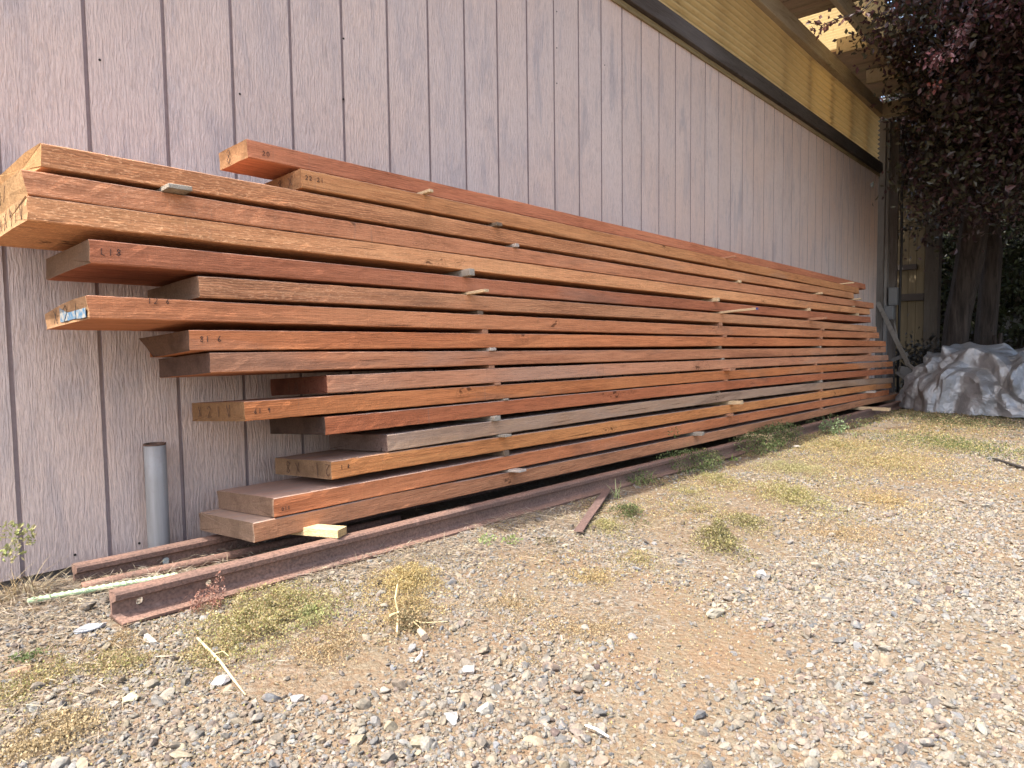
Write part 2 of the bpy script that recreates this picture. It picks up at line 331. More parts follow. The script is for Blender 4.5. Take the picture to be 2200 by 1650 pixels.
for x in (2.0, 4.6, 7.45):
    b = MB(); b.abox(x - .02, x + .02, -.47, -.37, 3.20, 3.30); b.build('rafter_tail', TY, shed)
V = []; F = []; xs = np.linspace(6.28, 7.32, 90); ys = np.linspace(-.53, 2.5, 12)
for x in xs: V += [(x, y, 3.34 + .01 * math.sin(x * 2 * math.pi / .065)) for y in ys]
for i in range(len(xs) - 1):
    for j in range(len(ys) - 1): F.append([i * 12 + j, (i + 1) * 12 + j, (i + 1) * 12 + j + 1, i * 12 + j + 1])
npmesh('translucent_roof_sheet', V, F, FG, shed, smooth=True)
# small dark nail heads and knots on the siding
nm = flat('dark_nail', (.04, .03, .025), .6, .3)
for px, py in [(214, 129), (515, 202), (738, 83), (738, 213), (541, 1197 - 10), (161, 1192), (1196, 25), (1196, 103), (1196, 179), (1299, 140), (299, 1167)]:
    P = at(px, py, 1, 0); b = MB(); b.tube([P + (0, .002, 0), P + (0, -.0015, 0)], .0035, 8); b.build('nail_head', nm, shed)

# ------------------------------------------------------------------ the lumber stack
TAU = R(3.75); UY = np.array([0, math.cos(TAU), -math.sin(TAU)]); UZ = np.array([0, math.sin(TAU), math.cos(TAU)])
TH = .0505
PL = [  # x0, x1, y of front top edge, z curve, base colour, grey, figure, fuzz highlight, end colour, width, label
    (0.967, 6.974, -.330, None, (.43, .17, .10), .0, .5, .08, (.50, .29, .16), .15, 'narrow red-brown timber on top of the stack, marked 20'),
    (1.102, 6.620, -.367, (1.0598, -.00618, -.000702), (.45, .215, .105), .0, .25, .15, (.50, .28, .15), .295, 'ochre brown timber second from the top, its lit end marked 7 x 18'),
    (0.487, 6.449, -.370, (1.0034, -.01173, .000250), (.50, .235, .125), .0, .95, .6, (.60, .37, .19), .305, 'wavy-grained timber third from the top, jutting far left with a pale lit end'),
    (0.448, 7.088, -.374, (.9433, -.01428, .000580), (.45, .20, .115), .05, .4, .6, (.62, .40, .22), .30, 'dull brown timber fourth from the top, its rounded pale end cut off by the frame'),
    (0.455, 6.946, -.377, (.8925, -.01565, .000592), (.56, .275, .145), .0, .3, .9, (.64, .42, .24), .305, 'light tan timber fifth from the top with whitish fuzz and scribbled end'),
    (0.564, 6.959, -.382, (.8135, -.01212, .000242), (.37, .145, .085), .0, .6, .15, (.30, .20, .14), .295, 'dark red timber sixth from the top, marked L 18'),
    (0.798, 7.156, -.386, (.7475, -.00710, -.000844), (.46, .225, .13), .1, 1.0, .4, (.33, .22, .16), .30, 'swirly-grained timber seventh from the top with a shaded square end'),
    (0.553, 7.244, -.389, (.6943, -.01644, .000443), (.48, .205, .11), .0, .5, .1, (.55, .34, .20), .29, 'timber eighth from the top with blue paint and X21 on its rough end'),
    (0.765, 7.489, -.393, (.6180, -.00812, -.000735), (.48, .185, .09), .05, .6, .08, (.17, .11, .07), .29, 'orange-red timber ninth from the top with dark split end, marked 81 6'),
    (0.813, 7.474, -.397, (.5704, -.01801, .000443), (.43, .195, .115), .3, .5, .08, (.15, .10, .07), .295, 'brown timber tenth from the top with a grey stained patch and blackened end'),
    (1.143, 7.564, -.401, (.4971, -.01010, -.000721), (.45, .215, .135), .25, .4, .1, (.20, .085, .05), .30, 'greyish pink timber eleventh from the top with a short dark red end'),
    (0.894, 7.739, -.404, (.4424, -.01302, -.000476), (.46, .18, .08), .05, .6, .08, (.33, .19, .10), .295, 'orange timber twelfth from the top, marked 61 9 with X21V on its end'),
    (1.127, 7.741, -.408, (.3805, -.00927, -.001166), (.38, .135, .07), .05, .4, .06, (.11, .085, .065), .29, 'deep red timber fifth from the bottom with a black weathered end'),
    (1.342, 7.720, -.412, (.2990, .00002, -.002452), (.34, .215, .145), .6, .5, .15, (.24, .18, .14), .30, 'grey weathered timber fourth from the bottom, set back furthest on the left'),
    (1.139, 7.649, -.415, (.2666, -.01932, -.000071), (.49, .215, .09), .05, .4, .08, (.37, .24, .15), .295, 'bright orange timber third from the bottom with 8 x 21 on its end'),
    (0.956, 7.535, -.420, (.1842, -.01146, -.000950), (.44, .17, .085), .05, .3, .1, (.28, .20, .13), .305, 'red-orange timber second from the bottom with dusty top and grey end'),
    (0.898, 8.157, -.422, (.1524, -.03067, .001452), (.40, .19, .11), .1, .6, .08, (.28, .21, .14), .30, 'brown timber at the very bottom of the stack, resting on a pine block'),
]
TOP = []                                         # front top edge height of each timber, as functions of x
def mk(prev, coef):
    if coef is None: return lambda x: PLTOP2(x) + .058
    def f(x):
        z = coef[0] + coef[1] * x + coef[2] * x * x
        return z if prev is None else min(z, prev(x) - TH - .0025)
    return f
PLTOP2 = lambda x: 1.0598 - .00618 * x - .000702 * x * x
prev = None
for i, p in enumerate(PL):
    f = mk(prev, p[3]); TOP.append(f)
    if i >= 1: prev = f
def top_pt(i, x, d=0, u=0, n_=0): return np.array([x, PL[i][2], TOP[i](x)]) + UY * d - UZ * u

inkm = NT('black_marker'); inkm.fin((.025, .02, .02), .6); INK = inkm.m
n2 = NT('brown_crayon'); n2.fin((.09, .05, .035), .8); CRAY = n2.m
SG = {'0': [[(.3, 1), (.05, .75), (.05, .3), (.3, 0), (.55, .25), (.55, .75), (.3, 1)]], '1': [[(.3, 1), (.28, 0)]],
      '2': [[(.02, .8), (.3, 1), (.55, .78), (.45, .45), (0, 0), (.6, .04)]], '3': [[(.05, .95), (.5, .9), (.25, .55), (.55, .3), (.3, 0), (.02, .1)]],
      '6': [[(.5, 1), (.15, .6), (.05, .2), (.3, 0), (.5, .22), (.3, .45), (.08, .3)]], '7': [[(0, .95), (.58, 1), (.25, 0)]],
      '8': [[(.5, .85), (.3, 1), (.1, .8), (.5, .3), (.3, 0), (.05, .2), (.45, .65), (.5, .85)]],
      '9': [[(.52, .75), (.3, 1), (.08, .75), (.3, .5), (.52, .78), (.45, 0)]],
      'X': [[(.05, .9), (.55, .05)], [(.55, .95), (.02, 0)]], 'x': [[(.08, .6), (.5, .05)], [(.5, .6), (.05, 0)]],
      'V': [[(0, 1), (.25, 0), (.55, 1)]], 'L': [[(.1, 1), (.02, .15), (.5, 0)]], '/': [[(.5, 1), (.1, 0)]], '-': [[(.1, .5), (.5, .5)]], ' ': [], 'A': [[(0, 0), (.3, 1), (.55, 0)], [(.1, .4), (.45, .4)]]}
def writing(text, o, u, v, nrm, h, wd, flip=False, sp=1.05, mat=None, parent=None, jit=.05):
    V = []; F = []; u = np.array(u, float); v = np.array(v, float); nrm = np.array(nrm, float); o = np.array(o, float)
    L = len(text) * sp * h
    for ci, ch in enumerate(text):
        for st in SG[ch]:
            pts = []
            for (a, b_) in st:
                a = (a + ci * sp + random.uniform(-jit, jit)) * h; b_ = (b_ + random.uniform(-jit, jit)) * h
                if flip: a, b_ = L - a, h - b_
                pts.append(o + u * a + v * b_ + nrm * .0009)
            for A, B in zip(pts[:-1], pts[1:]):
                d = B - A; d /= np.linalg.norm(d) + 1e-9; s_ = np.cross(nrm, d) * wd / 2; k_ = len(V)
                V += [A - s_ - d * wd * .4, A + s_ - d * wd * .4, B + s_ + d * wd * .4, B - s_ + d * wd * .4]
                V += [q - nrm * .0007 for q in V[k_:k_ + 4]]
                F += [[k_, k_ + 1, k_ + 2, k_ + 3], [k_ + 7, k_ + 6, k_ + 5, k_ + 4]] + [[k_ + q, k_ + 4 + q, k_ + 4 + (q + 1) % 4, k_ + (q + 1) % 4] for q in range(4)]
    if V: npmesh('writing', V, F, mat or INK, parent)

def timber(i):
    x0, x1, yf, _, base, gray, fig, fuzz, endc, wd, label = PL[i]
    th = .048 if i == 0 else TH; c_ = .0022
    sec = [(0, -c_), (0, -th * .35), (0, -th * .7), (0, -th + c_), (c_, -th), (wd * .3, -th), (wd * .7, -th), (wd - c_, -th), (wd, -th + c_), (wd, -th / 2), (wd, -c_), (wd - c_, 0), (wd * .6, 0), (wd * .3, 0), (c_, 0)]
    ns = len(sec); nx = int((x1 - x0) / .025)
    xs = np.linspace(x0, x1, nx); V = []; F = []; mi = []
    org = np.array([x0, yf, TOP[i](x0)])
    for q, x in enumerate(xs):
        for k_, (d, z) in enumerate(sec):
            e = .0007 * noise.noise(Vector((x * 9, k_ * 3.1, i * 7.7))) + .0014 * noise.noise(Vector((x * 1.7, k_, i * 3.3))) + .0010 * noise.noise(Vector((x * 31, k_ * 5, i)))
            xx = x
            if q == 0:
                if i == 7: xx -= .012 * (d / wd) * 0 ; z2 = z
                if i == 3: xx += .02 * (1 + z / th * 0) * (1 if False else 0) + .010 * (-z / th)
                if i in (2, 4, 7, 11): xx += random.uniform(-.002, .002)
                if i == 8: xx += .035 * (-z / th) * (d / wd) - .0 
                if i == 2: xx += .004 * math.sin(d * 60)
                xx += random.uniform(-.0015, .0015)
            zz = z
            if i == 7 and x < .60 and z > -th * .5 and d > wd * .55: zz = z - .012 * (d - wd * .55) / (wd * .45) * (1 - (x - .553) / .047)
            V.append(np.array([xx, yf, TOP[i](x)]) + UY * (d + e * (1 if k_ < 4 or 8 <= k_ < 11 else 0)) + UZ * (zz + (e if 4 <= k_ < 8 or k_ >= 11 else 0)))
    for q in range(nx - 1):
        for k_ in range(ns):
            F.append([q * ns + k_, q * ns + (k_ + 1) % ns, (q + 1) * ns + (k_ + 1) % ns, (q + 1) * ns + k_][::-1]); mi.append(0)
    # end caps as a fan round a slightly hollow middle
    for q, sgn in ((0, 1), (nx - 1, -1)):
        ring = [q * ns + k_ for k_ in range(ns)]; c0 = len(V); V.append(np.mean([V[r_] for r_ in ring], 0) + np.array([.0015 * sgn, 0, 0]))
        for k_ in range(ns):
            a_, b_ = ring[k_], ring[(k_ + 1) % ns]; F.append([c0, a_, b_] if sgn > 0 else [c0, b_, a_]); mi.append(1)
    base = (base[0] * 1.16, base[1] * 1.05, base[2] * .90); endc = (endc[0] * .80, endc[1] * .75, endc[2] * .68) if i < 8 or i == 11 or i == 14 else (endc[0] * .92, endc[1] * .82, endc[2] * .86); m0 = wood('timber_%d_sides' % (i + 1), base, gray, i * 1.9 + 1, fig, fuzz, dusty=.9 if i >= 12 else .5); m1 = endgrain('timber_%d_end' % (i + 1), endc, i)
    return npmesh('timber', V, F, [m0, m1], mi=mi, loc=org, label=label, cat='timber', group='long timbers stacked against the shed wall')
T = [timber(i) for i in range(len(PL))]
FN = -UY
def wfront(i, px, py, text, h, wd=.0012, flip=False, mat=None):
    P = at(px, py, 1, PL[i][2]); x = P[0]; u = TOP[i](x) - P[2]
    writing(text, top_pt(i, x, 0, u + .0) + FN * .0007, (1, 0, 0), UZ, FN, h, wd, flip, parent=T[i], mat=mat)
def wend(i, d, u, text, h, wd=.0015, flip=False, mat=None, sp=.9):
    writing(text, np.array([PL[i][0] - .0022, PL[i][2], TOP[i](PL[i][0])]) + UY * d - UZ * u, -UY, UZ, (-1, 0, 0), h, wd, flip, sp=sp, parent=T[i], mat=mat or CRAY)
wfront(0, 563, 334, '20', .012, .0011); wfront(1, 655, 386, '22 21', .012, .0011); wfront(5, 216, 548, 'L18', .015)
wfront(7, 317, 652, '12 6', .013, .0011); wfront(8, 429, 735, '81 6', .014); wfront(11, 545, 889, '61 9', .012)
wfront(14, 728, 1009, '8 1', .011, flip=True); wfront(15, 601, 1098, '310', .009, flip=True, mat=CRAY)
wend(0, .105, .042, '8', .036); wend(1, .27, .040, '7X18X', .030, sp=1.75); wend(3, .20, .044, '10/', .034, sp=1.1)
wend(4, .24, .042, 'XAX9/V', .034, sp=1.15); wend(7, .215, .045, 'X21', .036, sp=1.9, mat=INK); wend(11, .25, .040, 'X21V', .030, sp=1.8)
wend(14, .26, .042, '21 X8', .034, flip=True, sp=1.5); wend(10, .20, .04, '10-', .026, sp=1.5)
# blue paint swipe on the rough end of the eighth timber, and a worn one on the bottom end
bp = NT('blue_paint'); bp.fin(bp.mix(bp.ramp(bp.noise(70, bp.coord(), 4), [(.4, 0), (.6, 1)]), (.05, .14, .24), (.30, .28, .24)), .7); V = []; F = []
nb = 26
for q in range(nb):
    t = q / (nb - 1); d = .175 - .165 * t; u0 = .010 + .016 * min(1, t * 3.2); u1 = .043 + .003 * t + .0012 * math.sin(t * 9)
    for u_ in (u0, u1): V.append(np.array([PL[7][0] - .0024, PL[7][2], TOP[7](PL[7][0])]) + UY * d - UZ * u_)
for q in range(nb - 1): F.append([2 * q, 2 * q + 1, 2 * q + 3, 2 * q + 2])
k_ = len(V); V += [v + np.array([.0012, 0, 0]) for v in V[:k_]]
for q in range(nb - 1): F.append([k_ + 2 * q, k_ + 2 * q + 2, k_ + 2 * q + 3, k_ + 2 * q + 1])
npmesh('paint_mark', V, F, bp.m, T[7])
# a short offcut wedged behind the third timber against the wall
b = MB(); b.box((.42, -.036, .955), (.10, 0, 0), (0, .025, 0), (0, 0, .026), .003)
b.build('board_offcut', endgrain('offcut_end', (.42, .25, .14), 3), label='rough board offcut wedged between the third timber and the wall at the far left', cat='board')

# ------------------------------------------------------------------ stickers between the timbers
TONE = {'pale': wood('pale_lath', (.60, .42, .25), 0, 31, .1, .2, 1), 'white': wood('whitish_lath', (.50, .42, .35), .3, 32, .1, .1, 1, graycol=(.5, .47, .43)),
        'grey': wood('grey_lath', (.33, .26, .18), .8, 33, .3, .1, 1, graycol=(.30, .27, .23)), 'dark': wood('dark_lath', (.17, .12, .08), .4, 34, .4, .1, 1), 'red': wood('red_lath', (.40, .19, .11), .1, 35, .2, .1, 1)}
ORD = ['', 'first', 'second', 'third', 'fourth', 'fifth', 'sixth', 'seventh', 'eighth', 'ninth', 'tenth', 'eleventh', 'twelfth', 'thirteenth', 'fourteenth', 'fifteenth', 'sixteenth', 'seventeenth']
STK = [  # upper timber, pixel column where it emerges, pixel column of its tip, row, width, tone
    (3, 375, 392, 404, .055, 'grey', 0), (4, 380, 395, 461, .05, 'grey', 0),
    (1, 914, 930, 416, .018, 'pale', 1), (2, 1062, 1072, 485, .03, 'dark', 1), (3, 1105, 1112, 530, .020, 'white', 1), (4, 1074, 1077, 557, .02, 'dark', 1),
    (5, 1000, 1016, 588, .026, 'grey', 1), (6, 1008, 1047, 630, .022, 'pale', 1), (7, 1032, 1030, 673, .03, 'dark', 1), (8, 1044, 1043, 712, .03, 'red', 1),
    (9, 1058, 1062, 751, .030, 'white', 1), (10, 1058, 1056, 789, .03, 'red', 1), (11, 1068, 1070, 824, .03, 'red', 1), (12, 1084, 1087, 859, .022, 'grey', 1),
    (13, 1064, 1072, 897, .032, 'grey', 1), (14, 1078, 1093, 937, .035, 'grey', 1), (15, 1086, 1088, 971, .028, 'dark', 1), (16, 1098, 1122, 1012, .04, 'white', 1),
    (1, 1560, 1580, 550, .02, 'red', 2), (3, 1588, 1592, 603, .03, 'pale', 2), (5, 1535, 1545, 643, .025, 'pale', 2), (6, 1550, 1628, 663, .028, 'pale', 2),
    (7, 1549, 1551, 696, .03, 'red', 2), (8, 1556, 1559, 720, .035, 'red', 2), (9, 1547, 1548, 745, .03, 'dark', 2), (10, 1553, 1554, 770, .03, 'grey', 2),
    (11, 1560, 1575, 793, .07, 'red', 2), (12, 1558, 1562, 817, .03, 'red', 2), (13, 1547, 1545, 840, .03, 'dark', 2), (14, 1570, 1595, 868, .04, 'pale', 2),
    (15, 1565, 1573, 891, .04, 'red', 2), (16, 1492, 1510, 931, .035, 'grey', 2),
    (1, 1655, 1650, 573, .02, 'red', 3), (3, 1755, 1767, 629, .03, 'pale', 3), (5, 1737, 1741, 663, .03, 'pale', 3), (6, 1740, 1776, 685, .03, 'red', 3), (7, 1766, 1770, 706, .04, 'red', 3),
    (8, 1764, 1767, 726, .03, 'red', 3), (9, 1763, 1764, 746, .03, 'grey', 3), (11, 1753, 1755, 783, .03, 'red', 3), (12, 1766, 1768, 801, .03, 'red', 3),
    (13, 1764, 1766, 820, .04, 'grey', 3), (14, 1764, 1767, 841, .03, 'red', 3), (15, 1764, 1766, 859, .03, 'red', 3), (16, 1764, 1767, 878, .04, 'red', 3),
    (1, 1812, 1835, 606, .03, 'pale', 4), (3, 1835, 1850, 642, .05, 'pale', 4), (4, 1834, 1836, 660, .03, 'pale', 4), (5, 1843, 1845, 677, .04, 'pale', 4), (7, 1857, 1860, 711, .06, 'red', 4), (8, 1865, 1868, 728, .05, 'red', 4),
    (10, 1869, 1871, 763, .06, 'red', 4), (12, 1867, 1869, 794, .05, 'red', 4), (13, 1864, 1866, 808, .05, 'red', 4), (15, 1864, 1881, 839, .05, 'white', 4), (16, 1866, 1869, 856, .05, 'red', 4)]
COLN = ['nearest the left ends', 'in the first full column', 'in the middle column', 'in the third column', 'in the farthest column']
tonew = {'pale': 'pale', 'white': 'whitish', 'grey': 'grey weathered', 'dark': 'dark', 'red': 'reddish brown'}
blue = NT('blue_ink_end'); blue.fin((.05, .07, .22), .6)
for (k_, pb, pt, py, wd, tone, cn) in STK:
    lo = k_; yf = PL[lo][2] if k_ > 1 else PL[1][2]        # lower timber index is k_ (0-based)
    X = at(pb, py, 1, yf)[0]
    ye = at(pt, py, 0, X)[1] if pt != pb else yf
    d0 = ye - yf; d0 = max(min(d0, .02), -.22)
    zl_ = TOP[lo](X); thu = .048 if k_ == 1 else TH
    gap = TOP[k_ - 1](X) - thu - zl_
    if gap < .004: continue
    hh = (gap + (.0 if gap > .005 else .0)) / 2 - .0002
    L2 = .27
    c_ = np.array([X, yf, zl_]) + UY * ((d0 + L2) / 2) + UZ * (gap / 2)
    yaw = random.uniform(-.05, .05); ux = np.array([math.cos(yaw), math.sin(yaw), 0])
    b = MB(); b.box(c_, ux * wd / 2, (UY - ux * UY.dot(ux)) * (L2 - d0) / 2, UZ * hh, min(.0012, hh * .4))
    lab = '%s sticker under the %s timber from the top, %s' % (tonew[tone], ORD[k_], COLN[cn])
    if (k_, cn) == (6, 2): lab = 'long pale wood sticker poking far out of the stack, its tip blue'
    o = b.build('sticker', TONE[tone], label=lab, cat='wood sticker', group='thin wood stickers between the timbers')
    if (k_, cn) == (6, 2):
        b2 = MB(); b2.box(c_ - (UY - ux * UY.dot(ux)) * ((L2 - d0) / 2 + .0012), ux * wd / 2.1, UY * .0012, UZ * hh * .93); b2.build('painted_tip', blue.m, o)

# ------------------------------------------------------------------ rails, pipes and blocks under the stack
def rail_z(x): return float(zg(x)) + .002
RP = [(-.037, 0), (.037, 0), (.038, .006), (.010, .0125), (.0045, .019), (.0042, .044), (.0175, .050), (.0185, .062), (.014, .067), (0, .0685), (-.014, .067), (-.0185, .062), (-.0175, .050), (-.0042, .044), (-.0045, .019), (-.010, .0125), (-.038, .006)]
def rail(x0, x1, yc, dz, label, notch=0, holes=(), dyend=0):
    xs = np.linspace(x0, x1, 70); V = []; F = []; ns = len(RP)
    for q, x in enumerate(xs):
        for k_, (y, z) in enumerate(RP):
            e = .0007 * noise.noise(Vector((x * 25, k_ * 2.2, yc * 9)))
            V.append((x + (notch * abs(y) * .5 if q == 0 else 0), yc + y * (1 + e * 30) + dyend * (x - x0) / (x1 - x0), rail_z(x) + dz + z * 1.0 + e))
    for q in range(len(xs) - 1):
        for k_ in range(ns): F.append([q * ns + k_, q * ns + (k_ + 1) % ns, (q + 1) * ns + (k_ + 1) % ns, (q + 1) * ns + k_])
    F += [list(range(ns))[::-1], [(len(xs) - 1) * ns + k_ for k_ in range(ns)]]
    o = npmesh('rail', V, F, rust('rusted_steel_%d' % int(abs(yc) * 100)), loc=(x0, yc, rail_z(x0) + dz), label=label, cat='steel rail', group='rusty rails under the stack')
    if holes:
        bm = bmesh.new(); bm.from_mesh(o.data); bmesh.ops.recalc_face_normals(bm, faces=bm.faces); bm.to_mesh(o.data); bm.free()
        cut = MB()
        for hx in holes: cut.tube([(hx, yc - .03, rail_z(hx) + .033), (hx, yc + .03, rail_z(hx) + .033)], .0085, 14)
        co = cut.build('cutter', rust('cut'))
        md = o.modifiers.new('b', 'BOOLEAN'); md.object = co; md.operation = 'DIFFERENCE'; md.solver = 'EXACT'
        dg = bpy.context.evaluated_depsgraph_get(); me = bpy.data.meshes.new_from_object(o.evaluated_get(dg)); o.modifiers.clear(); o.data = me
        bpy.data.objects.remove(co)
    return o
rail(.528, 8.35, -.507, 0, 'rusty steel rail in front of the stack with two bolt holes near its end', notch=.5, holes=(.585, .735))
rail(.565, 8.3, -.165, -.022, 'rusty steel rail half buried beside the shed wall', notch=.3)
b = MB(); P0 = gpt(178, 1271); P1 = gpt(655, 1166)
pts = [P0 + (P1 - P0) * t for t in np.linspace(0, 1.6, 14)]
b.tube([(p[0], p[1] + .003 * math.sin(i), rail_z(p[0]) + .008) for i, p in enumerate(pts)], .0125, 14)
b.build('iron_pipe', rust('brown_pipe_rust', (.20, .12, .09)), smooth=True, label='thin rusty pipe lying between the two rails', cat='pipe')
b = MB(); P0 = gpt(60, 1305); P1 = gpt(238, 1272); d = (P1 - P0); Lr = np.linalg.norm(d) * 1.9; d /= np.linalg.norm(d); V = []; F = []
nn = 200; side = np.cross(d, (0, 0, 1)); upv = np.cross(side, d)
for i in range(nn + 1):
    p = P0 + d * Lr * i / nn; p[2] = gz(p[0], p[1])[0] + .012
    for j in range(12):
        a = 2 * math.pi * j / 12; rr = .0062 + .0020 * max(0, math.cos(2 * math.pi * i / 9.0 + a)) ** 2
        V.append(p + rr * (math.cos(a) * side + math.sin(a) * upv))
for i in range(nn):
    for j in range(12): F.append([i * 12 + j, i * 12 + (j + 1) % 12, (i + 1) * 12 + (j + 1) % 12, (i + 1) * 12 + j])
F += [list(range(12))[::-1], [nn * 12 + j for j in range(12)]]
npmesh('coated_rebar', V, F, flat('pale_green_coating', (.42, .56, .33), .5, nz=60, amt=.2), smooth=True, label='pale green ribbed bar on the gravel behind the rail end', cat='steel bar')
# galvanised standpipe, hollow
Pb = at(341, 1190, 1, -.045); sp = empty('standpipe', (Pb[0], -.045, -.02), label='grey galvanised standpipe rising beside the wall left of the stack', cat='pipe')
V = []; F = []; R1, R2, zt = .0285, .0255, at(331, 953, 1, -.045)[2]; zz = [-.05, .05, .1, .2, zt, zt, .1, -.04]; rr = [R1, R1, R1, R1, R1, R2, R2, R2]; na = 36; lean = (at(331, 953, 1, -.045)[0] - Pb[0]) / (zt - Pb[2])
for z, r_ in zip(zz, rr):
    for j in range(na): a = 2 * math.pi * j / na; V.append((Pb[0] + lean * (z - Pb[2]) * 0.6 + .002 + r_ * math.cos(a), -.045 + r_ * math.sin(a), z))
for i in range(len(zz) - 1):
    for j in range(na): F.append([i * na + j, i * na + (j + 1) % na, (i + 1) * na + (j + 1) % na, (i + 1) * na + j])
n = NT('galvanised'); a = n.noise(1, n.coord((40, 40, 3)), 5, .6); d_ = n.noise(20, n.coord(), 6, .7); sx = n.n('ShaderNodeSeparateXYZ'); cc = n.n('ShaderNodeTexCoord'); n.l(cc.outputs['Object'], sx.inputs[0])
c = n.mix(n.ramp(a, [(.35, 0), (.65, 1)]), (.25, .245, .24), (.34, .335, .33)); c = n.mix(n.ramp(d_, [(.55, 0), (.72, .7)]), c, (.27, .24, .23))
npmesh('pipe_wall', V, F, n.fin(c, n.ramp(d_, [(.3, .38), (.7, .65)]), n.bump(d_, .2, .002), .4, .1), sp, smooth=True, loc=(Pb[0], -.045, 0))
b = MB(); b.tube([(Pb[0] + .006, -.045, .1), (Pb[0] + .006, -.045, .11)], R2 - .0005, 20); b.build('rusted_inside', rust('inner_rust'), sp)
b = MB(); V = []; F = []
for j in range(36):
    a = 2 * math.pi * j / 36
    V += [(Pb[0] + lean * (zt - Pb[2]) * .6 + .002 + q_ * math.cos(a), -.045 + q_ * math.sin(a), z_) for q_, z_ in ((R1 + .0004, zt - .004), (R1 + .0004, zt + .0006), (R2 - .0006, zt + .0006), (R2 - .0006, zt - .03))]
for j in range(36):
    for k_ in range(3): F.append([j * 4 + k_, (j + 1) % 36 * 4 + k_, (j + 1) % 36 * 4 + k_ + 1, j * 4 + k_ + 1])
npmesh('rim', V, F, rust('rim_rust', (.12, .07, .05)), sp, smooth=False)
# bearers between rails and bottom timber
PINE = wood('fresh_pine', (.62, .43, .23), 0, 41, .35, .1, 1); PEND = endgrain('pine_end', (.58, .38, .18), 2, .9)
def bearer(px_b, px_t, py, wd, hh, label, mat, tip_over=.0, L=.42, yaw=0.):
    X = at(px_b, py, 1, -.44)[0]; ye = at(px_t, py, 0, X)[1]
    zt_ = TOP[16](X) - TH - .001
    ux = np.array([math.cos(yaw), math.sin(yaw), 0]); uy = np.array([-math.sin(yaw), math.cos(yaw), 0])
    c_ = np.array([X, ye, zt_ - hh / 2]) + uy * L / 2
    b = MB(); b.box(c_, ux * wd / 2, uy * L / 2, (0, 0, hh / 2), .001); return b.build('bearer', mat, label=label, cat='wood block', group='bearers under the stack')
zt_ = TOP[16](1.13) - TH
Pq = at(722, 1150, 1, -.50); tipx = Pq[0]
b = MB(); c_ = np.array([tipx + .019, -.50 + .19, .5 * (rail_z(tipx) + .0695 + .0 + .0215) + .5 * (rail_z(tipx) + .0695)])
b.box((tipx + .010 - .075, -.515 + .175, rail_z(tipx) + .0695 + .011), (.0207, .0089, 0), (-.075, .175, 0), (0, 0, .011), .0008)
mi = None
o = b.build('bearer', [PINE, PEND], label='fresh yellow pine block on the rail under the near end of the stack', cat='wood block', group='bearers under the stack')
for f in o.data.polygons:
    if f.normal.y < -.8: f.material_index = 1
bearer(1610, 1658, 938, .05, .022, 'tan bearer poking out over the rail at the middle of the stack', TONE['pale'])
bearer(1852, 1912, 878, .06, .025, 'pale bearer poking out from the far bottom corner of the stack', TONE['pale'])

# ------------------------------------------------------------------ flat bar, sticks, small litter
def bar(p0, p1, wd, th, name, mat, **k):
    p0 = np.array(p0); p1 = np.array(p1); d = p1 - p0; L = np.linalg.norm(d); d /= L; s_ = np.cross(d, (0, 0, 1)); s_ /= np.linalg.norm(s_); u = np.cross(s_, d)
    b = MB(); nseg = 8; V = []; F = []
    for i in range(nseg + 1):
        t = i / nseg; p = p0 + d * L * t; ww = wd * (1 - .15 * noise.noise(Vector((t * 3, L, 0)))) / 2
        V += [p - s_ * ww, p + s_ * ww, p + s_ * ww + u * th, p - s_ * ww + u * th]
    for i in range(nseg):
        for j in range(4): F.append([i * 4 + j, i * 4 + (j + 1) % 4, i * 4 + 4 + (j + 1) % 4, i * 4 + 4 + j])
    F += [[3, 2, 1, 0], [nseg * 4 + j for j in range(4)]]
    return npmesh(name, V, F, mat, **k)
A = gpt(1308, 1062); B = gpt(1243, 1152)
bar(A + (0, 0, .022), B + (0, 0, .012), .028, .006, 'flat_bar', rust('dark_bar_rust', (.13, .085, .075)), label='dark rusty flat bar lying on the ground in front of the rail', cat='metal bar')
A = gpt(2135, 992); B = gpt(2260, 1030)
bar(A + (0, 0, .01), B + (0, 0, .01), .018, .006, 'dark_stick', flat('black_stick', (.035, .03, .028), .8), label='thin black stick on the gravel at the right edge', cat='stick')
DRY = flat('dry_stalk', (.60, .48, .27), .8, nz=40, amt=.25)
b = MB(); A = gpt(425, 1382); B = gpt(528, 1508); m_ = (A + B) / 2
b.tube([A + (0, 0, .012), A * .7 + B * .3 + (0, 0, .014), m_ + (.002, 0, .013), A * .2 + B * .8 + (0, 0, .01), B + (0, 0, .007)], [.0022, .0026, .0024, .002, .0008], 6)
q = gpt(461, 1420); b.tube([q + (0, 0, .013), gpt(480, 1417) + (0, 0, .016), gpt(492, 1424) + (0, 0, .012)], [.0014, .001, .0006], 5)
b.build('dry_stalk', DRY, label='straight straw-coloured stalk lying on the gravel below the green mat', cat='stick')
wm = flat('bleached_twig', (.68, .66, .62), .8, nz=50, amt=.2)
b = MB(); A = gpt(1258, 1570); B = gpt(1308, 1593); b.tube([A + (0, 0, .01), (A + B) / 2 + (0, .001, .012), B + (0, 0, .009)], [.0018, .0022, .0015], 6)
b.build('twig', wm, label='short white twig on the gravel near the bottom of the photo', cat='stick')
b = MB(); pts = [gpt(x, y) + (0, 0, .009) for x, y in ((907, 1408), (905, 1420), (898, 1428), (893, 1433))]; b.tube(pts, [.001, .0025, .003, .002], 6)
b.build('paper_scrap', wm, label='small curled white scrap below the dead weed', cat='scrap')
b = MB(); P = gpt(908, 1375); d = np.array(gpt(915, 1383)) - P; d /= np.linalg.norm(d)
b.tube([P - d * .018 + (0, 0, .012), P + (0, 0, .013), P + d * .014 + (0, 0, .011)], [.006, .007, .0075], 9)
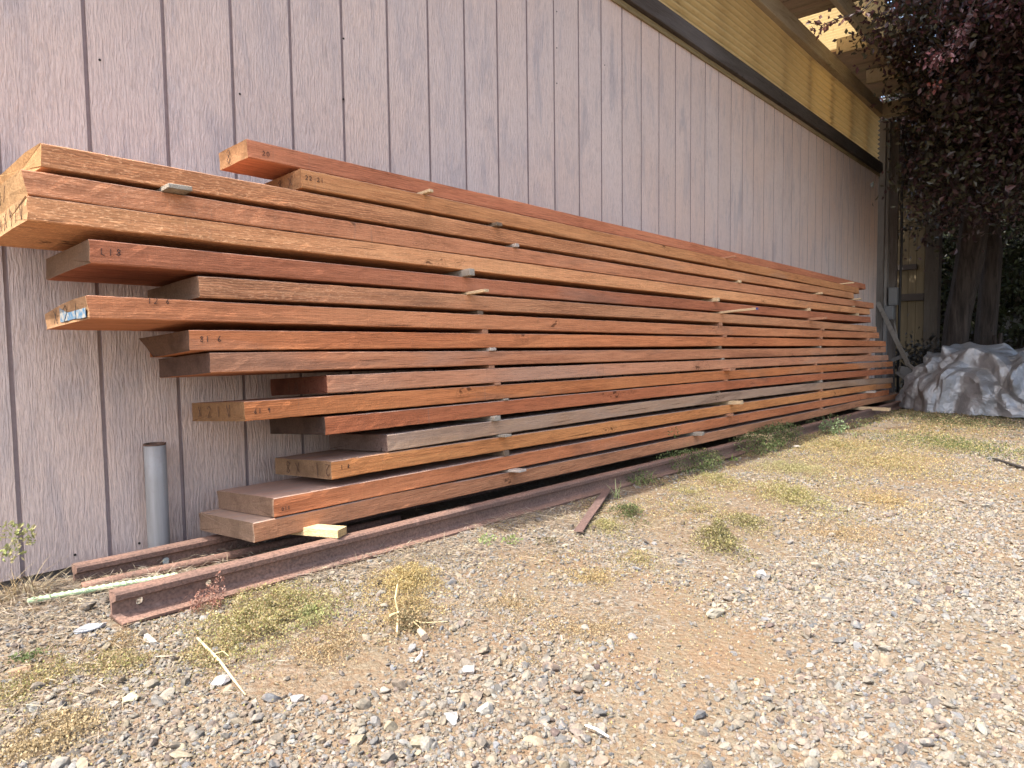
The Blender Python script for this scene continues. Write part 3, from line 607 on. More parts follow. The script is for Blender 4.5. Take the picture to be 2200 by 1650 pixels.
b.build('wood_stub', wood('stub_wood', (.42, .34, .26), .5, 3, .3, .1), label='short round wooden stub beside the dead weed', cat='wood piece')
b = MB(); P0 = gpt(855, 1290); c0 = gpt(856, 1335)
b.tube([gpt(853, 1372) + (0, 0, .01), c0 + (0, 0, .02), c0 + (-.004, .004, .05), P0 * .5 + c0 * .5 + (0, 0, .06), gpt(850, 1282) * .3 + c0 * .7 + (0, 0, .085)], [.0022, .002, .0018, .0015, .001], 6)
b.tube([c0 + (0, 0, .022), gpt(880, 1345) + (0, 0, .018), gpt(905, 1362) + (0, 0, .012)], [.0018, .0015, .001], 5)
b.tube([c0 + (0, 0, .02), gpt(905, 1352) + (0, 0, .014), gpt(962, 1345) + (0, 0, .01)], [.0014, .0012, .0006], 5)
b.tube([c0 + (0, 0, .02), gpt(838, 1342) + (0, 0, .02)], [.0016, .003], 6)
b.build('dead_branch', DRY, label='forked dry branch standing over the dark weed', cat='branch')

# ------------------------------------------------------------------ rocks
def ico(sub):
    bm = bmesh.new(); bmesh.ops.create_icosphere(bm, subdivisions=sub, radius=1); V = np.array([v.co[:] for v in bm.verts]); F = np.array([[v.index for v in f.verts] for f in bm.faces]); bm.free(); return V, F
I1, I2, I3 = ico(1), ico(2), ico(3)
def rock_shape(base, rs, planes=14):
    V = base[0].copy()
    for _ in range(planes):
        nn_ = rs.normal(size=3); nn_ /= np.linalg.norm(nn_); d = rs.uniform(.42, .78)
        s_ = V @ nn_ - d; V -= np.outer(np.clip(s_, 0, None), nn_)
    V *= (1 + .035 * rs.normal(size=(len(V), 1))); s = rs.uniform([.95, .7, .45], [1.4, 1.1, .85]); return V * s
S2 = [rock_shape(I2, RS) for _ in range(16)]; S1 = [rock_shape(I1, RS, 4) for _ in range(12)]
PAL = np.array([.55, .575, .575]) * np.array([(.33, .32, .33), (.42, .40, .385), (.27, .27, .285), (.50, .46, .41), (.40, .33, .28), (.47, .35, .25), (.36, .28, .25), (.56, .53, .48), (.24, .21, .20), (.48, .41, .33), (.45, .43, .42), (.38, .37, .385), (.31, .22, .20), (.60, .50, .36)])
def rotm(n):
    q = RS.normal(size=(n, 4)) * np.array([1, .25, .25, 1]); q /= np.linalg.norm(q, axis=1)[:, None]; w_, x, y, z = q.T
    return np.stack([np.stack([1 - 2 * (y * y + z * z), 2 * (x * y - z * w_), 2 * (x * z + y * w_)], -1), np.stack([2 * (x * y + z * w_), 1 - 2 * (x * x + z * z), 2 * (y * z - x * w_)], -1), np.stack([2 * (x * z - y * w_), 2 * (y * z + x * w_), 1 - 2 * (x * x + y * y)], -1)], 1)
def rocks(P, size, shapes, F):
    n_ = len(P); Rm = rotm(n_); which = RS.randint(len(shapes), size=n_); nv = len(shapes[0])
    Sh = np.array(shapes)[which] * size[:, None, None]; W = np.einsum('nij,nkj->nki', Rm, Sh)
    W = W + P[:, None, :]; c_ = PAL[RS.randint(len(PAL), size=n_)] * RS.uniform(.5, .92, (n_, 1))
    dirt = RS.uniform(0, .7, (n_, 1)); c_ = c_ * (1 - dirt) + np.array([.19, .16, .115]) * dirt
    return W.reshape(-1, 3), (F[None] + (np.arange(n_) * nv)[:, None, None]).reshape(-1, 3), np.repeat(c_, nv, 0)
def stone_mat():
    n = NT('gravel_stone'); a = n.n('ShaderNodeVertexColor'); a.layer_name = 'col'; f = n.noise(260, n.coord(), 4, .65); g = n.noise(70, n.coord(), 3)
    c = n.mix(n.ramp(f, [(.35, .45), (.55, 0)]), a.outputs[0], n.mix(1, a.outputs[0], (.5, .47, .45), 'MULTIPLY'))
    c = n.mix(n.ramp(g, [(.5, 0), (.7, .45)]), c, (.46, .35, .25))
    return n.fin(c, .9, n.bump(f, .5, .0015), .2)
STONE = stone_mat()
def visible(x, y, marg=.10):
    d = np.stack([x, y, zg(x)], -1) - C0; z = d @ FW; u = (d @ RT) / z; return (z > .3) & (np.abs(u) < .7325 + marg) & (((d @ UP) / z) > -.55 - marg * 1.5)
def dens(x, y):                                  # how much bare gravel shows, 0..1
    band = np.interp(-y, [.0, .5, .62, .95, 1.25, 1.7], [.9, .6, .22, .28, .5, .95])
    left = np.interp(x, [.5, .8], [1.0, 0.]); far = np.interp(x, [2.2, 5], [1, .6]) * np.where((x > 2.2) & (y > -1.5), .5, 1)
    cl = np.array([noise.fractal(Vector((a * 2.1, b_ * 2.1, 8)), .7, 2, 3) for a, b_ in zip(x, y)])
    return np.clip(np.maximum(band * .92, left * .85) * far + cl * 1.25, 0.08, 1)
def scatter(rho, rmin, rmax):
    A_ = (rmax + 1) * (rmax + 1.2); n_ = int(rho * A_); x = RS.uniform(-.3, rmax, n_); y = RS.uniform(-rmax * .55 - 2.1, .0, n_)
    r_ = np.hypot(x, y + 2.07); k_ = (r_ >= rmin) & (r_ < rmax) & visible(x, y) & (y < -.0); x, y = x[k_], y[k_]
    k_ = RS.rand(len(x)) < dens(x, y); x, y = x[k_], y[k_]
    clear = ~((y > -.42) & (x > 1.25)) & ~((np.abs(y + .507) < .045) & (x > .52)) & ~((np.abs(y + .165) < .03) & (x > .55)) & ~((np.hypot(x - .82, y + .045) < .045))
    return x[clear], y[clear]
Vs, Fs, Cs = [], [], []; off = 0
def emit(x, y, size, shapes, F, sink=.25):
    global off
    P = np.stack([x, y, gz(x, y) + size * (.35 - sink * RS.rand(len(x)))], 1); V, F_, C_ = rocks(P, size, shapes, F)
    Vs.append(V); Fs.append(F_ + off); Cs.append(C_); off += len(V)
for rho, a, b_, lo, hi, shp, FF in ((5600, 0, 2.6, .0036, .0082, S2, I2[1]), (420, 0, 3.2, .0078, .0145, S2, I2[1]), (24, 0, 3.4, .013, .020, S2, I2[1]), (14000, 0, 2.3, .0013, .0032, S1, I1[1]),
                                    (5200, 0, 3.0, .003, .0055, S1, I1[1]), (3800, 2.6, 5.5, .0045, .009, S1, I1[1]), (700, 5.5, 9, .007, .013, S1, I1[1]), (50, 3.2, 7, .010, .017, S2, I2[1])):
    x, y = scatter(rho, a, b_); s = RS.uniform(0, 1, len(x)) ** 1.7 * (hi - lo) + lo; emit(x, y, s, shp, FF)
npmesh('gravel', np.vstack(Vs), np.vstack(Fs), STONE, vcol=np.vstack(Cs), loc=(0, 0, 0), kind='stuff', label='grey and tan gravel scattered over the dirt yard')
def rock(px, py, size, colr, name, label, cat='rock', sc=(1, 1, 1), seed=0):
    rs = np.random.RandomState(seed + 5); V = rock_shape(I3, rs, 14) * size * np.array(sc); P = gpt(px, py); V = V + P + np.array([0, 0, size * .3])
    npmesh(name, V, I3[1], STONE, vcol=np.tile(np.array(colr) * .72, (len(V), 1)), label=label, cat=cat)
rock(281, 1510, .018, (0.56, 0.51, 0.34), 'shell', 'cream coloured round shell lying on the gravel at the lower left', 'shell', (1, 1, .5), 1)
rock(322, 1378, .016, (0.48, 0.47, 0.44), 'stone', 'white bent stone on the gravel below the rail end', sc=(.7, 1.7, .9), seed=2)
rock(357, 1213, .013, (.42, .46, .43), 'stone', 'pointed grey stone standing between the rails', sc=(.9, .8, 1.9), seed=3)
rock(198, 1355, .022, (.40, .42, .45), 'stone', 'blue-grey flat stone left of the rail end', sc=(1.3, .7, .8), seed=4)
rock(1008, 1448, .016, (0.55, 0.51, 0.48), 'stone', 'whitish blocky stone in the middle of the gravel', seed=6)
rock(1047, 1533, .019, (.44, .42, .37), 'stone', 'angular grey stone casting a dark shadow at the bottom centre', seed=7)
rock(970, 1555, .021, (.50, .48, .45), 'stone', 'pale triangular stone at the bottom centre of the gravel', seed=8)
rock(1638, 1241, .020, (.52, .51, .50), 'stone', 'smooth round grey stone alone on bare dirt at the right', sc=(1, 1, 1.1), seed=9)
rock(1533, 1322, .026, (.40, .36, .28), 'stone', 'flat olive-grey stone right of the centre', sc=(1.3, 1, .6), seed=10)
rock(73, 1315, .014, (.60, .38, .16), 'stone', 'orange stone beside the tip of the green bar', sc=(1.3, .8, .7), seed=11)
rock(50, 1450, .017, (.42, .28, .18), 'stone', 'reddish brown stone at the left edge', sc=(1.4, .8, .8), seed=12)
rock(475, 1468, .018, (.46, .44, .44), 'stone', 'speckled grey stone under the dry stalk', seed=13)
rock(640, 1512, .013, (.45, .42, .40), 'stone', 'tan-grey stone right of the dry stalk tip', seed=15)
rock(1713, 962, .03, (0.47, 0.44, 0.41), 'stone', 'flat whitish stone on the weeds near the rail', sc=(1.3, 1, .5), seed=14)

# ------------------------------------------------------------------ leaves, weeds, straw
def quads(P, L, W_, dirs, ups, C_, fold=0):
    """P base points, leaf along dirs, width across; diamond-shaped leaf of 4 verts"""
    s_ = np.cross(dirs, ups); s_ /= np.linalg.norm(s_, axis=1)[:, None] + 1e-9
    nrm = np.cross(s_, dirs)
    V = np.stack([P, P + dirs * L[:, None] * .5 + s_ * W_[:, None] * .5 + nrm * (fold * W_)[:, None], P + dirs * L[:, None], P + dirs * L[:, None] * .5 - s_ * W_[:, None] * .5 + nrm * (fold * W_)[:, None]], 1)
    F = np.arange(len(P) * 4).reshape(-1, 4); return V.reshape(-1, 3), F, np.repeat(C_, 4, 0)
def unit(n_, zb_=0, flat_=1):
    v = RS.normal(size=(n_, 3)) * np.array([1, 1, flat_]); v[:, 2] += zb_; return v / (np.linalg.norm(v, axis=1)[:, None] + 1e-9)
WEED = leafmat('weed_leaf', .7, .3, .2, .74)
YG = [(.42, .38, .15), (.36, .35, .13), (.52, .44, .20), (.46, .36, .18), (.55, .48, .30)]; YL = [(.60, .47, .20), (.54, .40, .17), (.62, .52, .28), (.50, .35, .17)]
GN = [(.13, .17, .06), (.17, .22, .08), (.24, .28, .12), (.10, .13, .05)]; OR = [(.48, .33, .18), (.54, .40, .22), (.42, .30, .17), (.56, .46, .28)]
RD = [(.50, .27, .20), (.55, .34, .26), (.42, .20, .14)]; DK = [(.15, .14, .07), (.20, .17, .09), (.28, .23, .13)]
def mat_of(cx, cy, rx, ry, rot, n_, h, pal, leaf=.004):
    n_ = int(n_ * 1.7); a = RS.uniform(0, 2 * math.pi, n_); r_ = np.minimum(np.abs(RS.normal(0, .52, n_)), 1.5) ** .85; r_ = r_ * (1 + .25 * np.sin(a * 3 + cx * 9) + .15 * np.sin(a * 7 + cy * 5))
    u = r_ * np.cos(a) * rx; v = r_ * np.sin(a) * ry; u, v = u * 1.35, v * 1.35; x = cx + u * math.cos(rot) - v * math.sin(rot); y = cy + u * math.sin(rot) + v * math.cos(rot)
    lump = np.array([noise.noise(Vector((p * 22, q_ * 22, 1))) for p, q_ in zip(x, y)])
    hh = h * np.clip(1 - r_ ** 2 * .8, .12, 1) * (.35 + 1.0 * np.clip(lump + .4, 0, 1)); keep = RS.rand(n_) < np.clip(1.1 + 1.7 * lump - .35 * r_, .12, 1); x, y, hh, r_ = x[keep], y[keep], hh[keep], r_[keep]; n_ = len(x)
    z = gz(x, y) + hh * RS.uniform(.15, 1, n_) ** .6
    C_ = np.array(pal)[RS.randint(len(pal), size=n_)] * RS.uniform(.7, 1.2, (n_, 1))
    L = leaf * RS.uniform(.6, 1.5, n_)
    return quads(np.stack([x, y, z], 1), L, L * .62, unit(n_, .3), unit(n_), C_)
def join(parts):
    V = []; F = []; C_ = []; o_ = 0
    for v, f, c_ in parts: V.append(v); F.append(f + o_); C_.append(c_); o_ += len(v)
    return np.vstack(V), np.vstack(F), np.vstack(C_)
def blades(x, y, n_, spread, h, wd, pal, bend=.5, seg=3, up=1.0):
    P = np.stack([x + RS.normal(0, spread, n_), y + RS.normal(0, spread, n_), np.zeros(n_)], 1); P[:, 2] = gz(P[:, 0], P[:, 1]) - .002
    d = unit(n_, 0, 0); d[:, 2] = up * RS.uniform(.7, 1.4, n_); d /= np.linalg.norm(d, axis=1)[:, None]
    L = h * RS.uniform(.4, 1.1, n_); s_ = np.cross(d, np.array([0, 0, 1.])); s_ /= np.linalg.norm(s_, axis=1)[:, None] + 1e-9
    rows = []
    for k_ in range(seg + 1):
        t = k_ / seg; c_ = P + d * (L * t)[:, None]; c_ = c_ + np.stack([d[:, 0] * L * bend * t * t, d[:, 1] * L * bend * t * t, -L * bend * .8 * t * t], 1)
        w_ = wd * (1 - t) ** .7 + .0002; rows += [c_ - s_ * w_ / 2, c_ + s_ * w_ / 2]
    V = np.stack(rows, 1).reshape(-1, 3); nv = 2 * (seg + 1)
    f = np.array([[2 * k_, 2 * k_ + 1, 2 * k_ + 3, 2 * k_ + 2] for k_ in range(seg)]); F = (f[None] + (np.arange(n_) * nv)[:, None, None]).reshape(-1, 4)
    C_ = np.array(pal)[RS.randint(len(pal), size=n_)] * RS.uniform(.75, 1.2, (n_, 1)); return V, F, np.repeat(C_, nv, 0)
def W2(px, py, wpx, hpx):                        # ellipse on the ground from its place in the picture
    c_ = gpt(px, py); a = gpt(px + wpx / 2, py) - c_; b_ = gpt(px, py - hpx / 2) - c_
    return c_, np.linalg.norm(a[:2]), np.linalg.norm(b_[:2]), math.atan2(a[1], a[0])
cover = []
for (px, py, wp, hp, nn_, h, pal, lf) in [
        (570, 1330, 250, 130, 17000, .035, YG + OR[:1], .0040), (660, 1330, 110, 60, 1400, .030, [(.42, .42, .2), (.34, .37, .14), (.46, .42, .2)], .0045), (470, 1395, 120, 90, 3500, .018, YG + OR, .0035), (700, 1395, 160, 90, 4000, .014, OR, .0032),
        (868, 1255, 150, 70, 8500, .034, YL, .0036), (870, 1310, 140, 80, 4500, .018, OR + YL, .0035), (1700, 1075, 130, 55, 7000, .045, YG, .005), (1600, 1130, 90, 40, 2500, .03, YG + DK, .0045), (1545, 1175, 85, 45, 4500, .06, YG + DK, .005),
        (1700, 1010, 150, 35, 5000, .03, [(.50, .46, .22), (.44, .41, .20), (.52, .44, .24)], .005), (1540, 1035, 90, 30, 2500, .03, YG, .005), (1300, 1135, 80, 40, 2200, .025, YG, .004), (1270, 1240, 130, 45, 2500, .012, YL + OR, .0035), (1370, 1200, 120, 50, 2200, .012, YG + OR, .0035),
        (250, 1430, 200, 60, 3500, .012, OR + YG, .0035), (70, 1480, 190, 120, 3000, .015, OR + YG, .0038), (110, 1590, 190, 110, 4200, .014, [(.56, .43, .24), (.5, .37, .2), (.52, .42, .26)], .004), (250, 1380, 160, 50, 1500, .01, OR, .0035),
        (1100, 1300, 260, 70, 3000, .008, OR, .003), (1250, 1350, 300, 70, 3000, .008, OR, .003), (1900, 1000, 320, 60, 9000, .03, YL + YG + OR, .006), (1800, 960, 240, 40, 6000, .03, YL + YG, .006), (1500, 1100, 160, 50, 2500, .02, YG + OR, .004),
        (1350, 1110, 60, 30, 1500, .04, GN + DK, .005), (2050, 960, 240, 50, 6000, .04, YG + GN, .008), (2050, 910, 300, 40, 6000, .05, GN + DK + OR, .009), (1480, 1060, 80, 26, 1800, .02, YG, .004), (1900, 1080, 200, 50, 4000, .015, OR + YL, .005), (1800, 1150, 300, 60, 4000, .01, OR, .004),
        (880, 1345, 90, 50, 2000, .03, DK + OR, .004), (1120, 1420, 100, 40, 600, .006, OR, .003), (60, 1420, 90, 30, 160, .02, GN, .005)]:
    c_, a, b_, rot = W2(px, py, wp, hp); cover.append(mat_of(c_[0], c_[1], a, b_, rot, nn_, h, pal, lf))
# thin dry moss everywhere between the stones in the weedy band
n_ = 190000; x = RS.uniform(.3, 8.5, n_) ; y = RS.uniform(-1.9, -.55, n_)
pr = np.interp(-y, [.55, .7, 1.2, 1.9], [.9, .9, .6, .05]) * np.array([np.clip(.45 + 1.6 * noise.fractal(Vector((a * 3, b_ * 3, 2)), .8, 2, 3), 0, 1) for a, b_ in zip(x, y)])
k_ = RS.rand(n_) < pr; x, y = x[k_], y[k_]; m_ = len(x); C_ = np.array(YL + OR + YG)[RS.randint(len(YL + OR + YG), size=m_)] * RS.uniform(.7, 1.15, (m_, 1)); L = np.interp(x, [.5, 8], [.003, .012]) * RS.uniform(.6, 1.5, m_)
cover.append(quads(np.stack([x, y, gz(x, y) + RS.uniform(.001, .010, m_)], 1), L, L * .6, unit(m_, .2), unit(m_), C_))
V, F, C_ = join(cover)
npmesh('ground_cover', V, F, WEED, vcol=C_, loc=(0, 0, 0), kind='stuff', label='low yellow-green weed mats creeping over the gravel')
# straw litter
st = []
def straw(px, py, sx_, sy_, n_, L0=.03):
    c_ = gpt(px, py); a = gpt(px + sx_, py) - c_; b_ = gpt(px, py - sy_) - c_; g1 = RS.normal(0, .5, n_); g2 = RS.normal(0, .5, n_)
    x = c_[0] + a[0] * g1 + b_[0] * g2; y = c_[1] + a[1] * g1 + b_[1] * g2; k_ = (y < -.005); x, y = x[k_], y[k_]; m_ = len(x)
    d = unit(m_, .0, .16); L = L0 * RS.uniform(.4, 1.6, m_); P = np.stack([x, y, gz(x, y) + RS.uniform(.002, .014, m_)], 1)
    pal = np.array([(.56, .46, .33), (.48, .37, .25), (.62, .53, .38), (.36, .26, .18), (.5, .42, .34)]); C_ = pal[RS.randint(5, size=m_)] * RS.uniform(.7, 1.15, (m_, 1))
    st.append(quads(P, L, np.full(m_, .0016), d, unit(m_), C_))
straw(220, 1265, 260, 30, 1500, .035); straw(60, 1290, 120, 50, 1700, .035); straw(350, 1240, 220, 25, 900, .03); straw(850, 1185, 320, 22, 1500, .03); straw(1130, 1120, 240, 25, 1500, .035); straw(700, 1230, 260, 25, 900, .03)
straw(600, 1200, 300, 40, 700, .03); straw(120, 1400, 200, 80, 420, .03); straw(1250, 1150, 400, 60, 700, .025); straw(1500, 1080, 500, 80, 900, .03); straw(500, 1500, 900, 200, 260, .02); straw(1480, 1215, 260, 30, 160, .05); straw(1830, 1010, 500, 70, 700, .05); straw(100, 1550, 200, 80, 250, .03)
st.append(blades(gat(960, 1170)[0], gat(960, 1170)[1], 14, .03, .05, .0018, [(.56, .46, .33), (.5, .4, .27)], .3)); st.append(blades(gat(740, 1225)[0], gat(740, 1225)[1], 8, .02, .05, .0018, [(.56, .46, .33)], .2)); st.append(blades(gat(1080, 1130)[0], gat(1080, 1130)[1], 12, .04, .04, .0016, [(.56, .46, .33)], .3))
V = []; F = []; o_ = 0
V, F, C_ = join(st)
npmesh('straw_litter', V, F, WEED, vcol=C_, loc=(0, 0, 0), kind='stuff', label='dry straw and stems littered along the rails')

def plant(name, px, py, label, parts, cat='weed', group=None, P=None):
    P = gpt(px, py) if P is None else P; V, F, C_ = join(parts(P)); return npmesh(name, V, F, WEED, vcol=C_, loc=P, label=label, cat=cat, group=group)
def leafy(P, n_, r_, h, leaf, pal, top=True):
    a = RS.normal(0, 1, (n_, 3)); a /= np.linalg.norm(a, axis=1)[:, None]; rad = RS.uniform(.3, 1, n_)[:, None] ** .5
    Q = P + a * rad * np.array([r_, r_, h * .5]) + np.array([0, 0, h * .5]); C_ = np.array(pal)[RS.randint(len(pal), size=n_)] * RS.uniform(.7, 1.25, (n_, 1)); L = leaf * RS.uniform(.5, 1.3, n_)
    return quads(Q, L, L * .5, unit(n_, .5), unit(n_), C_, .1)
def stalks(P, n_, h, wd, pal, spread=.01, bend=.3, up=1.4): return blades(P[0], P[1], n_, spread, h, wd, pal, bend, 4, up)
plant('succulent', 432, 1312, 'small reddish pink succulent weed against the front of the rail', lambda P: [leafy(P + (dx, dy, 0), 90, .012, h_, .007, RD) for dx, dy, h_ in ((0, 0, .05), (.02, .004, .055), (.035, .01, .06), (-.014, -.004, .035), (.05, .012, .07), (.03, -.012, .03))] + [stalks(P, 14, .06, .0015, RD, .02)])
def dryweed(P):
    g = [(.56, .44, .26), (.6, .5, .32), (.42, .3, .16)]
    return [stalks(P, 60, .13, .0022, g, .03, .35), stalks(P + (.04, -.01, 0), 12, .09, .0025, g, .02, .2)] + [leafy(P + (dx, dy, .10 + dz), 70, .022, .05, .012, [(.34, .38, .14), (.45, .44, .2), (.55, .48, .25)]) for dx, dy, dz in ((-.04, 0, 0), (0, .01, .03), (.025, .0, .015), (-.01, -.03, -.01))]
plant('dry_weed', 35, 1290, 'dry bushy weed with pale green tips at the left edge by the wall', dryweed)
GB = [(.16, .24, .07), (.22, .32, .09), (.12, .19, .05), (.36, .40, .16)]
plant('grass_tuft', 1372, 1040, 'green grass tuft against the rail at the head of the flat bar', lambda P: [stalks(P + (0, .02, 0), 90, .11, .003, GB, .05, .5), leafy(P, 420, .08, .06, .008, GN)], 'grass', 'green weeds along the front rail')
plant('grass_tuft', 1322, 1070, 'pale upright grass sprig at the end of the flat bar', lambda P: [stalks(P, 12, .09, .004, [(.50, .55, .28), (.42, .5, .2)], .006, .25, 2.2)], 'grass', 'green weeds along the front rail')
plant('weed', 1480, 1012, 'dense dark green leafy weed hugging the rail with one tall sprig', lambda P: [leafy(P, 1500, .17, .10, .010, GN), leafy(P + (.20, .03, 0), 900, .12, .08, .010, GN + YG[:1]), stalks(P + (-.10, .02, 0), 5, .22, .002, GB, .01, .2, 2.5), leafy(P + (-.1, .02, .17), 50, .03, .05, .012, GN), stalks(P, 40, .09, .003, GB, .07, .6)], 'weed', 'green weeds along the front rail')
plant('weed', 1620, 970, 'dark green weeds under the bearer poking over the rail', lambda P: [leafy(P + (.15 * q_, .02 * q_ - .03, 0), 700, .13, .11, .013, GN + DK[2:]) for q_ in range(-1, 5)] + [stalks(P, 40, .12, .003, GB, .12, .6)], 'weed', 'green weeds along the front rail')
plant('weed', 1790, 935, 'grey-green leafy weed near the far end of the rail', lambda P: [leafy(P + (.0, 0, 0), 330, .10, .10, .018, [(.24, .32, .16), (.34, .42, .22), (.16, .22, .1)]), leafy(P + (.35, .1, 0), 450, .3, .09, .016, GN + DK), stalks(P, 40, .16, .004, GB, .15, .6)], 'weed', 'green weeds along the front rail')
plant('grass_tuft', 1545, 985, 'arching light green grass stems in front of the rail', lambda P: [stalks(P, 9, .2, .004, [(.35, .42, .18), (.45, .5, .24)], .01, .8, 1.6), stalks(P + (.0, -.08, 0), 14, .08, .005, [(.4, .52, .15), (.3, .42, .1)], .012, .5)], 'grass', 'green weeds along the front rail')
plant('dead_weed', 885, 1350, 'dark dried weed under the forked dry branch', lambda P: [leafy(P, 330, .03, .045, .005, DK + OR[:2]), stalks(P, 20, .05, .0016, DK + OR, .015, .4)])
plant('small_weed', 1045, 1168, 'tiny bright green weed on the gravel in front of the rail', lambda P: [leafy(P, 80, .03, .02, .01, [(.36, .46, .16), (.46, .52, .24)]), leafy(P + (.04, -.06, 0), 70, .03, .02, .01, [(.36, .46, .16)])])
plant('small_weed', 1352, 1105, 'sparse greenish weed right of the flat bar', lambda P: [leafy(P, 160, .04, .04, .008, GN + YG), stalks(P, 10, .06, .002, DK, .02, .4)])
plant('small_weed', 1160, 1168, 'single pale sprout with dark litter in front of the rail', lambda P: [stalks(P, 3, .035, .004, [(.5, .55, .3)], .004, .1, 2.5), leafy(P + (.02, -.02, 0), 120, .03, .015, .006, DK)])

# ------------------------------------------------------------------ corner post, electrical boxes and conduit beyond the wall end
GREYW = wood('silvered_post', (.12, .10, .085), .8, 51, .5, .05, 2, graycol=(.14, .125, .115))
post = empty('corner_post', (8.9, -.1, -.15), label='grey weathered corner post with nailed boards beyond the wall end', cat='post')
b = MB(); b.abox(8.83, 8.93, -.052, .02, -.2, 2.98, .004); b.build('post_timber', GREYW, post)
b = MB(); b.abox(8.95, 9.0, -.16, -.055, -.2, 2.98, .004); b.build('side_board', wood('rough_brown_board', (.13, .10, .085), .5, 53, .8, .05, 2, graycol=(.2, .18, .17)), post)
b = MB(); b.abox(8.86, 8.945, -.083, -.054, -.2, 2.96, .003); b.build('corner_board', wood('pale_corner_board', (.20, .175, .16), .8, 54, .4, .05, 2, graycol=(.21, .195, .185)), post)
b = MB(); b.tube([(8.93, -.205, -.15), (8.93, -.203, .8), (8.935, -.21, 1.6), (8.93, -.2, 2.2), (8.9, -.25, 2.5), (8.9, -.2, 2.8)], .014, 10); b.build('conduit', flat('black_conduit', (.02, .018, .018), .5), smooth=True, label='black conduit running up beside the corner post', cat='conduit')
bx = flat('grey_steel_box', (.18, .18, .18), .5, nz=12)
def ebox(px0, px1, py0, py1, X, label):
    a = at(px0, py0, 0, X); c_ = at(px1, py1, 0, X); e = empty('electrical_box', (X, (a[1] + c_[1]) / 2, c_[2]), label=label, cat='electrical box')
    b = MB(); b.abox(X, X + .08, c_[1], a[1], c_[2], a[2], .004); b.build('housing', bx, e)
    b = MB(); b.abox(X - .008, X - .0005, c_[1] + .005, a[1] - .005, c_[2] + (a[2] - c_[2]) * .12, a[2] - .01, .003); b.build('cover', bx, e)
    b = MB(); zc = c_[2] + (a[2] - c_[2]) * .5; b.abox(X - .012, X - .0085, c_[1] + .004, a[1] - .004, zc - .004, zc + .004); b.build('latch', bx, e)
ebox(1909, 1927, 618, 655, 8.85, 'upper grey electrical box on the corner post'); ebox(1901, 1919, 657, 686, 8.82, 'lower grey electrical box hanging askew under the other')
# leaning board and rubble
LB = wood('leaning_grey_board', (.19, .16, .13), .7, 57, .4, .05, 0, graycol=(.22, .20, .18))
def lean(px0, py0, px1, py1, Xa, Xb, wd, th, label, m=LB):
    a = at(px0, py0, 0, Xa); c_ = at(px1, py1, 0, Xb); d = c_ - a; L = np.linalg.norm(d); d /= L; s_ = np.cross(d, (1, 0, 0)); s_ /= np.linalg.norm(s_); u = np.cross(s_, d)
    b = MB(); b.box((a + c_) / 2, d * L / 2, s_ * wd / 2, u * th / 2, .002); b.build('leaning_board', m, label=label, cat='board', group='boards leaning behind the stack')
lean(1886, 650, 1952, 785, 8.80, 8.3, .045, .02, 'long grey board leaning from the corner post down toward the tarp')
lean(1921, 690, 1930, 740, 8.9, 8.8, .015, .015, 'thin stick leaning beside the electrical boxes')
lean(1950, 782, 1990, 812, 8.3, 8.0, .03, .02, 'short grey board end lying at the foot of the leaning board')
lean(1915, 775, 1950, 760, 8.6, 8.6, .04, .02, 'dark board lying behind the timber ends', GREYW)
lean(1926, 800, 1965, 830, 8.2, 8.0, .025, .02, 'narrow board lying low between the timber ends and the tarp', GREYW)
b = MB()
c_ = at(1950, 800, 0, 8.3); b.box(c_, (.05, .02, 0), (-.02, .08, .02), (0, -.01, .05), .006); b.build('concrete_lump', flat('concrete_lump_grey', (.18, .165, .15), .9), label='pale broken concrete block beside the tarp', cat='rubble')
# back shed: pale yellow wall in shade, with dark battens
bs = empty('back_shed', (10.2, .2, -.16), label='pale yellow boarded shed wall in deep shade behind the corner post', cat='building')
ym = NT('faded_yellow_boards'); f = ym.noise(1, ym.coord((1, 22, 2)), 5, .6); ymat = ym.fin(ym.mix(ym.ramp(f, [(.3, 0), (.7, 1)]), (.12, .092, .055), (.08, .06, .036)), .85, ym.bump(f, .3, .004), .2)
ya, yb = at(1988, 600, 0, 10.2)[1], 1.3
V = []; F = []; ys = [ya]; 
for k_ in range(20):
    y_ = ya + .012 + k_ * .09
    if y_ < yb: ys += [y_ - .003, y_, y_ + .003]
ys.append(yb); V += [(10.2 + (.006 if (i % 3 == 2 and 0 < i < len(ys) - 1) else 0), y, z) for z in (-.2, 2.7) for i, y in enumerate(ys)]
m_ = len(ys); F = [[i, i + 1, m_ + i + 1, m_ + i] for i in range(m_ - 1)]; V += [(10.35, ya, -.2), (10.35, ya, 2.7)]; F.append([0, m_, len(V) - 1, len(V) - 2])
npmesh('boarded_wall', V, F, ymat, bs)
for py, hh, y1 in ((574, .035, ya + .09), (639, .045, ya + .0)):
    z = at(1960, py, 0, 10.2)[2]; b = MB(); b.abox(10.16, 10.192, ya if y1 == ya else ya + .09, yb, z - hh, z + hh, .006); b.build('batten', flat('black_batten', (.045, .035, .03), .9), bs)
b = MB(); b.abox(10.1, 10.3, ya - .16, ya - .01, -.2, 2.7); b.build('corner_trim', wood('brown_shed_trim', (.06, .045, .035), .3, 61, .5, .05, 2, graycol=(.07, .06, .05)), bs)
b = MB(); b.abox(9.9, 12.5, ya - .3, 1.5, 2.72, 2.80); b.build('roof', flat('shed_roof', (.06, .05, .045), .9), bs)

